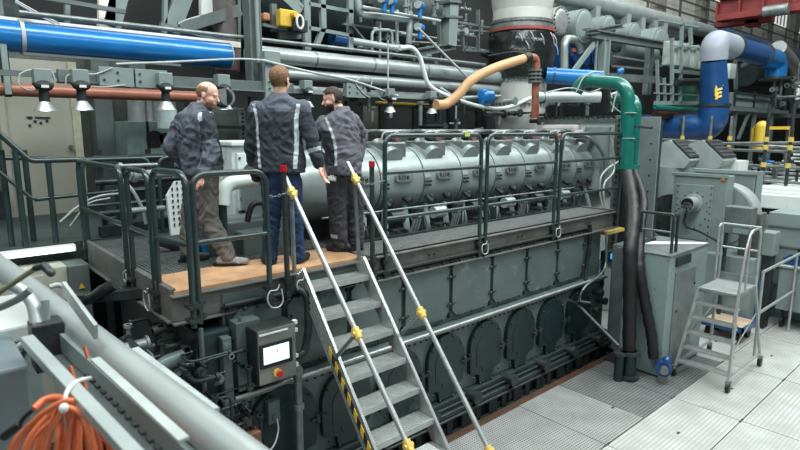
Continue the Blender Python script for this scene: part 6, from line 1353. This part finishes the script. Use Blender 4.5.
def head(q, c, f, up, s=1.0):
    """skull, jaw, nose, brows, lips and ears; f = facing"""
    f = Vector(f).normalized(); up = Vector(up); up = (up - f * up.dot(f)).normalized(); l = up.cross(f).normalized()
    R = Matrix((f, l, up)).transposed()
    P = lambda x, y, z: c + f * x * s + l * y * s + up * z * s
    q.ell(P(-0.008, 0, 0.035), Vector((0.098, 0.078, 0.088)) * s, 20, 14, R)
    q.ell(P(0.02, 0, -0.03), Vector((0.072, 0.066, 0.085)) * s, 18, 12, R)
    q.ell(P(0.055, 0, -0.085), Vector((0.034, 0.034, 0.026)) * s, 12, 8, R)
    q.capsule(P(0.09, 0, 0.005), P(0.112, 0, -0.033), 0.009 * s, 0.014 * s, 8)
    q.capsule(P(0.086, -0.035, 0.018), P(0.086, 0.035, 0.018), 0.011 * s, 0.011 * s, 8)
    q.capsule(P(0.084, -0.018, -0.060), P(0.084, 0.018, -0.060), 0.009 * s, 0.009 * s, 8)
    for sy in (-1, 1):
        q.ell(P(-0.005, sy * 0.078, -0.005), Vector((0.018, 0.009, 0.032)) * s, 10, 8, R)
        q.ell(P(0.055, sy * 0.042, -0.03), Vector((0.028, 0.022, 0.024)) * s, 10, 8, R)
    return P, R
def face_bits(man, P, R, s, dark='haird'):
    q = MB()
    for sy in (-1, 1): q.ell(P(0.083, sy * 0.031, 0.0), Vector((0.004, 0.010, 0.006)) * s, 10, 8, R)
    man.put('eyes', q.mesh('eyes'), ['white']); q = MB()
    for sy in (-1, 1): q.ell(P(0.0870, sy * 0.031, 0.0), Vector((0.003, 0.006, 0.006)) * s, 8, 6, R); q.capsule(P(0.094, sy * 0.018, 0.021), P(0.086, sy * 0.045, 0.021), 0.004 * s, 0.003 * s, 6)
    man.put('eyebrows', q.mesh('eyebrows'), [dark])
def hairshell(man, name, test, me_body, matn, off=0.006, zmin=1.3, seed=0):
    """a closed shell lifted off the head where test(p) is true"""
    import bmesh
    bm = bmesh.new(); bm.from_mesh(me_body)
    o = man.root
    dele = [v for v in bm.verts if not test(v.co + o)]
    bmesh.ops.delete(bm, geom=dele, context='VERTS')
    bm.normal_update()
    for v in bm.verts: v.co += v.normal * (off * (1 + 0.35 * noise.noise((v.co + Vector((seed, 0, 0))) * 60)))
    me = bpy.data.meshes.new(name); bm.to_mesh(me); bm.free()
    me.transform(Matrix.Translation(o))
    ob = man.put(name, me, [matn]); sd = ob.modifiers.new('thick', 'SOLIDIFY'); sd.thickness = off * 2.2; sd.offset = -1
    return ob
def strip_faces(me, test, idx=1):
    for p in me.polygons:
        k = test(p.center)
        if k: p.material_index = idx if k is True else k
def torso(q, spine):
    """spine: list of (centre, half width along u, half depth along v, u dir)"""
    n = 24; vs = []
    for c, w, dpt, u, v in spine:
        for i in range(n):
            t = 2 * math.pi * i / n; cx, sx = math.cos(t), math.sin(t)
            e = 0.8
            vs.append(c + u * w * math.copysign(abs(cx) ** e, cx) + v * dpt * math.copysign(abs(sx) ** e, sx))
    m = len(spine)
    q.add(vs, [(i * n + k, i * n + (k + 1) % n, (i + 1) * n + (k + 1) % n, (i + 1) * n + k) for i in range(m - 1) for k in range(n)], True)
    q.add(vs, [list(range(n - 1, -1, -1)), list(range((m - 1) * n, m * n))])

UP = Vector((0, 0, 1))
def shoe(man, a, d, matn, L=0.28):
    d = Vector(d); d.z = 0; d.normalize(); q = MB(); g = Vector((a.x, a.y, man.root.z))
    q.capsule(g - d * 0.05 + UP * 0.045, g + d * 0.05 + UP * 0.045, 0.043, 0.045, 12)
    q.capsule(g + d * 0.04 + UP * 0.045, g + d * (L - 0.12) + UP * 0.034, 0.043, 0.034, 12)
    q.capsule(g - d * 0.03 + UP * 0.05, g - d * 0.015 + UP * 0.11, 0.042, 0.045, 12)
    q.ell(g + d * 0.12 + UP * 0.025, Vector((0.05, 0.045, 0.024)), 12, 8)
    sh = man.put('shoe', remesh(q, 0.011, 3), [matn])
    q = MB(); l = UP.cross(d); pl = []
    for k in range(20):
        t = 2 * math.pi * k / 20; pl.append(g + d * (0.035 + 0.145 * math.cos(t) * (L / 0.28)) + l * 0.048 * math.sin(t) + UP * 0.001)
    q.prism(pl, UP * 0.024); man.put('sole', q.mesh('sole'), ['black'], sh)

# ---- man in jeans, seen from behind
m = Man(Vector((2.60, 4.66, 2.102)), 282, 'person in dark jacket with silver stripes and blue jeans, back to the camera'); P = m.P; r = RT; f = FWH
hc = P(280, 80.5); nk = P(279, 99); 
q = MB(); Pf, Rf = head(q, hc, f * 0.9 + r * 0.30, UP, 1.03); m.limb(q, [(hc - UP * 0.05 - f * 0.01, 0.058), (nk - UP * 0.05, 0.062)])
Ls, Le, Lw = P(256, 110), P(251, 147, 0.02), P(260, 176, 0.12); Rs, Re, Rw = P(302, 109), P(312, 141, -0.02), P(320, 166, -0.02)
q.capsule(nk - UP * 0.05, P(279, 150), 0.07, 0.11, 14)
m.limb(q, [(Ls, 0.045), (Le, 0.040), (Lw, 0.026)]); m.limb(q, [(Rs, 0.045), (Re, 0.040), (Rw, 0.026)])
m.limb(q, [(P(279, 160), 0.11), (P(273, 180), 0.08), (P(271, 215), 0.05), (P(269, 250), 0.035)]); m.limb(q, [(P(280, 165), 0.10), (P(291, 180), 0.08), (P(294, 215), 0.05), (P(298, 248), 0.035)])
hand(q, Lw, (P(270, 188, 0.13) - Lw), f, 0.95, 0.4); hand(q, Rw, (P(324, 180, 0.0) - Rw), -r, 1.0, 0.7)
body = remesh(q, 0.0062, 3); m.put('body', body, ['skin'])
hairshell(m, 'hair', lambda p: (lambda x: (x.dot(UP) > 0.045 * 1 or (x.dot(UP) > -0.055 and x.dot((f * 0.9 + r * 0.3).normalized()) < 0.005 and not (abs(x.dot((f*0.9+r*0.3).normalized().cross(UP))) > 0.083))) and x.length < 0.15 and x.dot(UP) > -0.06)(p - hc), body, 'hairb', 0.008)
face_bits(m, Pf, Rf, 1.03, 'hairb')
q = MB(); sp = []
for (px, py, w, dp) in ((280, 172, 0.235, 0.155), (280, 160, 0.23, 0.155), (279, 140, 0.205, 0.145), (279, 122, 0.215, 0.145), (279, 108, 0.215, 0.125), (279, 101, 0.16, 0.10), (279, 96, 0.085, 0.078), (279, 93, 0.068, 0.068)): sp.append((P(px, py), w, dp, r, f))
torso(q, sp)
q.capsule(Ls + r * 0.03, Ls + r * 0.02, 0.085, 0.085); q.capsule(Rs - r * 0.03, Rs, 0.085, 0.085)
m.limb(q, [(Ls + r * 0.015, 0.082), (Le, 0.066), (P(257, 177, 0.09), 0.050)]); m.limb(q, [(Rs - r * 0.01, 0.080), (Re, 0.066), (P(318.5, 163, -0.02), 0.052)])
jk = remesh(q, 0.0095, 6, wr=0.010, seed=1)
cL = P(262, 130).dot(r); cR = P(296.5, 130).dot(r)
def jt(c):
    x = c.dot(r); z = c.z; back = (c - m.root).dot(f) < 0.06
    for s0, s1, e0, e1 in ((Rs, Re, Re, P(318.5, 163, -0.02)),):
        d = (e1 - e0); t = (c - e0).dot(d) / d.length_squared
        if 0.30 < t < 0.48 and (c - e0 - d * t).length < 0.09: return 1
    d = (P(257, 177, 0.09) - Le); t = (c - Le).dot(d) / d.length_squared
    if 0.60 < t < 0.76 and (c - Le - d * t).length < 0.09: return 1
    zl, zt = P(280, 168).z, P(280, 104).z
    if back and zl < z < zt:
        k = (z - zl) / (zt - zl); bend = 0.018 * math.sin(k * 2.5)
        if abs(x - cL + bend + (k > .75) * (k - .75) * 0.15) < 0.014 or abs(x - cR - bend - (k > .75) * (k - .75) * 0.12) < 0.017: return 1
    if z > P(280, 112).z: return 2  # shoulders take the lighter cloth colour to stand for light from above
    return 0
strip_faces(jk, jt); m.put('jacket', jk, ['jackdk', 'refl', 'jacket'])
q = MB(); m.limb(q, [(P(280, 163), 0.15), (P(273, 182), 0.115), (P(272, 215), 0.082), (P(270, 250), 0.070), (P(270, 259), 0.072)]); m.limb(q, [(P(280, 163), 0.15), (P(290, 182), 0.112), (P(294, 215), 0.080), (P(297, 246), 0.068), (P(297.5, 256), 0.070)])
jn = remesh(q, 0.0095, 6, wr=0.008, seed=2); m.put('jeans', jn, ['jeans'])
shoe(m, P(268, 262), f - r * 0.5, 'shoe'); shoe(m, P(299, 258, 0.05), f + r * 0.35, 'shoe')

# ---- bald man at left, facing right
m = Man(Vector((2.14, 4.98, 2.102)), 212, 'bald bearded person in grey work jacket and grey brown trousers, hand on the rail'); P = m.P
hc = P(207.5, 95.5); nk = P(200, 109); fc = r * 0.98 - f * 0.08 - UP * 0.20
q = MB(); Pf, Rf = head(q, hc, fc, UP, 0.97); m.limb(q, [(hc - UP * 0.05 - r * 0.03, 0.060), (nk - UP * 0.03, 0.064)])
As, Ae, Aw = P(206, 121, -0.16), P(212, 152, -0.20), P(202, 175, -0.32); Bs, Be, Bw = P(181, 122, 0.08), P(171, 147, 0.02), P(184, 163, 0.12)
q.capsule(nk - UP * 0.04, P(198, 160), 0.07, 0.11, 14)
m.limb(q, [(As, 0.045), (Ae, 0.040), (Aw, 0.027)]); m.limb(q, [(Bs, 0.045), (Be, 0.04), (Bw, 0.03)])
m.limb(q, [(P(200, 165), 0.10), (P(205, 215), 0.05), (P(224, 250), 0.035)]); m.limb(q, [(P(198, 165), 0.10), (P(190, 215, 0.14), 0.045), (P(189, 248, 0.14), 0.035)])
hand(q, Aw, (P(196, 184, -0.35) - Aw), -f, 0.85, 0.9); hand(q, Bw, (P(196, 168, 0.14) - Bw), f, 0.9, 0.5)
body = remesh(q, 0.0062, 3); m.put('body', body, ['skin'])
ff = fc.normalized(); uu = (UP - ff * UP.dot(ff)).normalized(); ll = uu.cross(ff)
hairshell(m, 'hair', lambda p: (lambda x: x.length < 0.16 and x.dot(uu) > -0.055 and x.dot(uu) < 0.075 and x.dot(ff) < 0.03 - abs(x.dot(uu)) * 0.1 and not (x.dot(ff) > -0.03 and x.dot(uu) < 0.03) and not (x.dot(uu) > 0.05 and abs(x.dot(ll)) < 0.05))(p - hc), body, 'hairs', 0.004)
hairshell(m, 'beard', lambda p: (lambda x: x.length < 0.17 and x.dot(uu) < -0.048 and x.dot(uu) > -0.13 and x.dot(ff) > 0.02 and not (x.dot(uu) > -0.065 and x.dot(ff) > 0.075))(p - hc), body, 'hairs', 0.006)
face_bits(m, Pf, Rf, 0.97, 'hairs')
q = MB(); sp = []; ub = (r * 0.75 - f * 0.65).normalized(); vb = (f * 0.75 + r * 0.65).normalized()
for (px, py, w, dp) in ((203, 174, 0.165, 0.165), (202, 160, 0.18, 0.165), (198, 142, 0.195, 0.16), (195, 126, 0.205, 0.155), (195, 115, 0.185, 0.13), (197, 110, 0.11, 0.10), (199, 106, 0.078, 0.078), (200.5, 103, 0.068, 0.068)): sp.append((P(px, py), w, dp, ub, vb))
torso(q, sp)
m.limb(q, [(As - r * 0.02, 0.085), (Ae, 0.068), (P(203, 172, -0.31), 0.052)]); m.limb(q, [(Bs + r * 0.02, 0.085), (Be, 0.068), (P(183, 162, 0.11), 0.056)])
jk = remesh(q, 0.0095, 6, wr=0.012, seed=3)
def jt(c):
    d = Ae - As; t = (c - As).dot(d) / d.length_squared
    if -0.25 < t < 0.05 and 0.02 < (c - As - d * t).dot(-f) + 0.02 and -0.035 < (c - As - d * t).dot(r) < 0.0 : return 1
    x = (c - P(213, 140)).dot(r)
    if (c - m.root).dot(-f) < 0.10 and abs(x + 0.0) < 0.014 and P(210, 168).z < c.z < P(210, 112).z: return 1
    if (c - P(205, 150)).dot(r) > 0.055 and (c - Ae).length > 0.12 and c.z > P(200, 165).z: return 2
    return 0
strip_faces(jk, jt); m.put('jacket', jk, ['jacket', 'refl', 'jackdk'])
q = MB(); m.limb(q, [(P(203, 165), 0.145), (P(204, 185), 0.125), (P(208, 218), 0.088), (P(220, 240), 0.080), (P(228, 257), 0.070)]); m.limb(q, [(P(201, 165), 0.145), (P(197, 185, 0.1), 0.115), (P(190, 218, 0.14), 0.085), (P(189, 250, 0.14), 0.075)])
jn = remesh(q, 0.0095, 6, wr=0.012, seed=4); m.put('trousers', jn, ['khaki'])
shoe(m, P(226, 262, -0.02), r + f * 0.15, 'shoeg', 0.30); shoe(m, P(190, 259, 0.16), r * 0.8 + f * 0.5, 'shoe')

# ---- bearded man at right, facing left
m = Man(Vector((3.32, 4.78, 2.102)), 345, 'dark haired bearded person in grey mauve jacket with charcoal trousers and glove in pocket'); P = m.P
hc = P(332.5, 99.5); nk = P(341, 112); fc = -r * 0.95 - f * 0.22 - UP * 0.16
q = MB(); Pf, Rf = head(q, hc, fc, UP, 0.95); m.limb(q, [(hc - UP * 0.05 + r * 0.03, 0.060), (nk - UP * 0.03, 0.064)])
As, Ae, Aw = P(322, 124, 0.10), P(311, 141, 0.12), P(322, 163, 0.05); Bs, Be, Bw = P(353, 121, 0.02), P(361, 135, 0.30), P(358, 162, 0.2)
q.capsule(nk - UP * 0.04, P(342, 160), 0.07, 0.11, 14)
m.limb(q, [(As, 0.045), (Ae, 0.040), (Aw, 0.027)]); m.limb(q, [(Bs, 0.045), (Be, 0.04), (Bw, 0.03)])
m.limb(q, [(P(342, 165), 0.10), (P(337, 212), 0.05), (P(339, 240), 0.035)]); m.limb(q, [(P(345, 165), 0.10), (P(355, 212, 0.1), 0.05), (P(356, 240, 0.1), 0.035)])
hand(q, Aw, (P(326, 173, 0.03) - Aw), f, 0.95, 0.8); hand(q, Bw, (P(352, 168, 0.2) - Bw), f, 0.9, 0.8)
body = remesh(q, 0.0062, 3); m.put('body', body, ['skin'])
ff = fc.normalized(); uu = (UP - ff * UP.dot(ff)).normalized(); ll = uu.cross(ff); hc3 = hc
hairshell(m, 'hair', lambda p: (lambda x: x.length < 0.16 and ((x.dot(uu) > 0.055) or (x.dot(uu) > -0.05 and x.dot(ff) < -0.01)) and not (x.dot(uu) < 0.075 and x.dot(ff) > 0.065))(p - hc3), body, 'haird', 0.011, seed=3)
hairshell(m, 'beard', lambda p: (lambda x: x.length < 0.17 and x.dot(uu) < -0.040 and x.dot(uu) > -0.125 and x.dot(ff) > 0.004 + max(0, -0.045 - x.dot(uu)) * 0 and not (x.dot(uu) > -0.052 and x.dot(ff) > 0.07))(p - hc3), body, 'haird', 0.010, seed=5)
face_bits(m, Pf, Rf, 0.95, 'haird')
q = MB(); sp = []; ub = (r * 0.85 + f * 0.5).normalized(); vb = (f * 0.85 - r * 0.5).normalized()
for (px, py, w, dp) in ((344, 174, 0.175, 0.16), (343, 160, 0.18, 0.16), (341, 142, 0.19, 0.155), (339, 128, 0.20, 0.15), (340, 119, 0.185, 0.13), (342, 114, 0.12, 0.10), (342, 110, 0.080, 0.080), (341, 107, 0.068, 0.068)): sp.append((P(px, py), w, dp, ub, vb))
torso(q, sp)
m.limb(q, [(As + r * 0.02, 0.082), (Ae, 0.066), (P(321, 160, 0.06), 0.052)]); m.limb(q, [(Bs - r * 0.02, 0.085), (Be, 0.070), (P(358, 158, 0.2), 0.055)])
jk = remesh(q, 0.0095, 6, wr=0.012, seed=5)
def jt(c):
    zl, zt = P(335, 165).z, P(335, 118).z
    if (c - m.root).dot(f) < 0.05 and zl < c.z < zt:
        k = (c.z - zl) / (zt - zl); x = (c - P(337, 140)).dot(r) - 0.02 * math.sin(k * 3) + k * k * 0.10
        if abs(x) < 0.014: return 1
        if x < -0.014 and k < 0.72: return 2
    return 0
strip_faces(jk, jt); m.put('jacket', jk, ['jackbr', 'refl', 'jackdk'])
q = MB(); m.limb(q, [(P(343, 163), 0.145), (P(338, 183), 0.118), (P(338, 214), 0.092), (P(340, 245), 0.082)]); m.limb(q, [(P(345, 163), 0.145), (P(352, 183, 0.06), 0.115), (P(355, 214, 0.08), 0.085), (P(356, 244, 0.08), 0.080)])
jn = remesh(q, 0.0095, 6, wr=0.011, seed=6)
strip_faces(jn, lambda c: P(340, 237).z < c.z < P(340, 233.5).z and (c - m.root).dot(r) < 0.04)
m.put('trousers', jn, ['char', 'refl'])
shoe(m, P(343, 250, -0.02), -r * 0.9 + f * 0.2, 'shoe'); shoe(m, P(356, 250, 0.1), -r * 0.7 + f * 0.6, 'shoe')
gv = m.P(332, 179, -0.13); q = MB()
for k in range(4): q.capsule(gv + r * (k - 1.5) * 0.02, gv + r * (k - 1.5) * 0.026 + UP * 0.035 * (1 if k % 3 else 0.7), 0.011, 0.010, 8)
q.capsule(gv - r * 0.025, gv + r * 0.03 - UP * 0.01, 0.016, 0.016, 8); m.put('glove', remesh(q, 0.006, 2), ['white'])
# ------------------------------------------------------------------ tidy
for o in list(COL.objects):
    if '_o' in o.keys(): del o['_o']
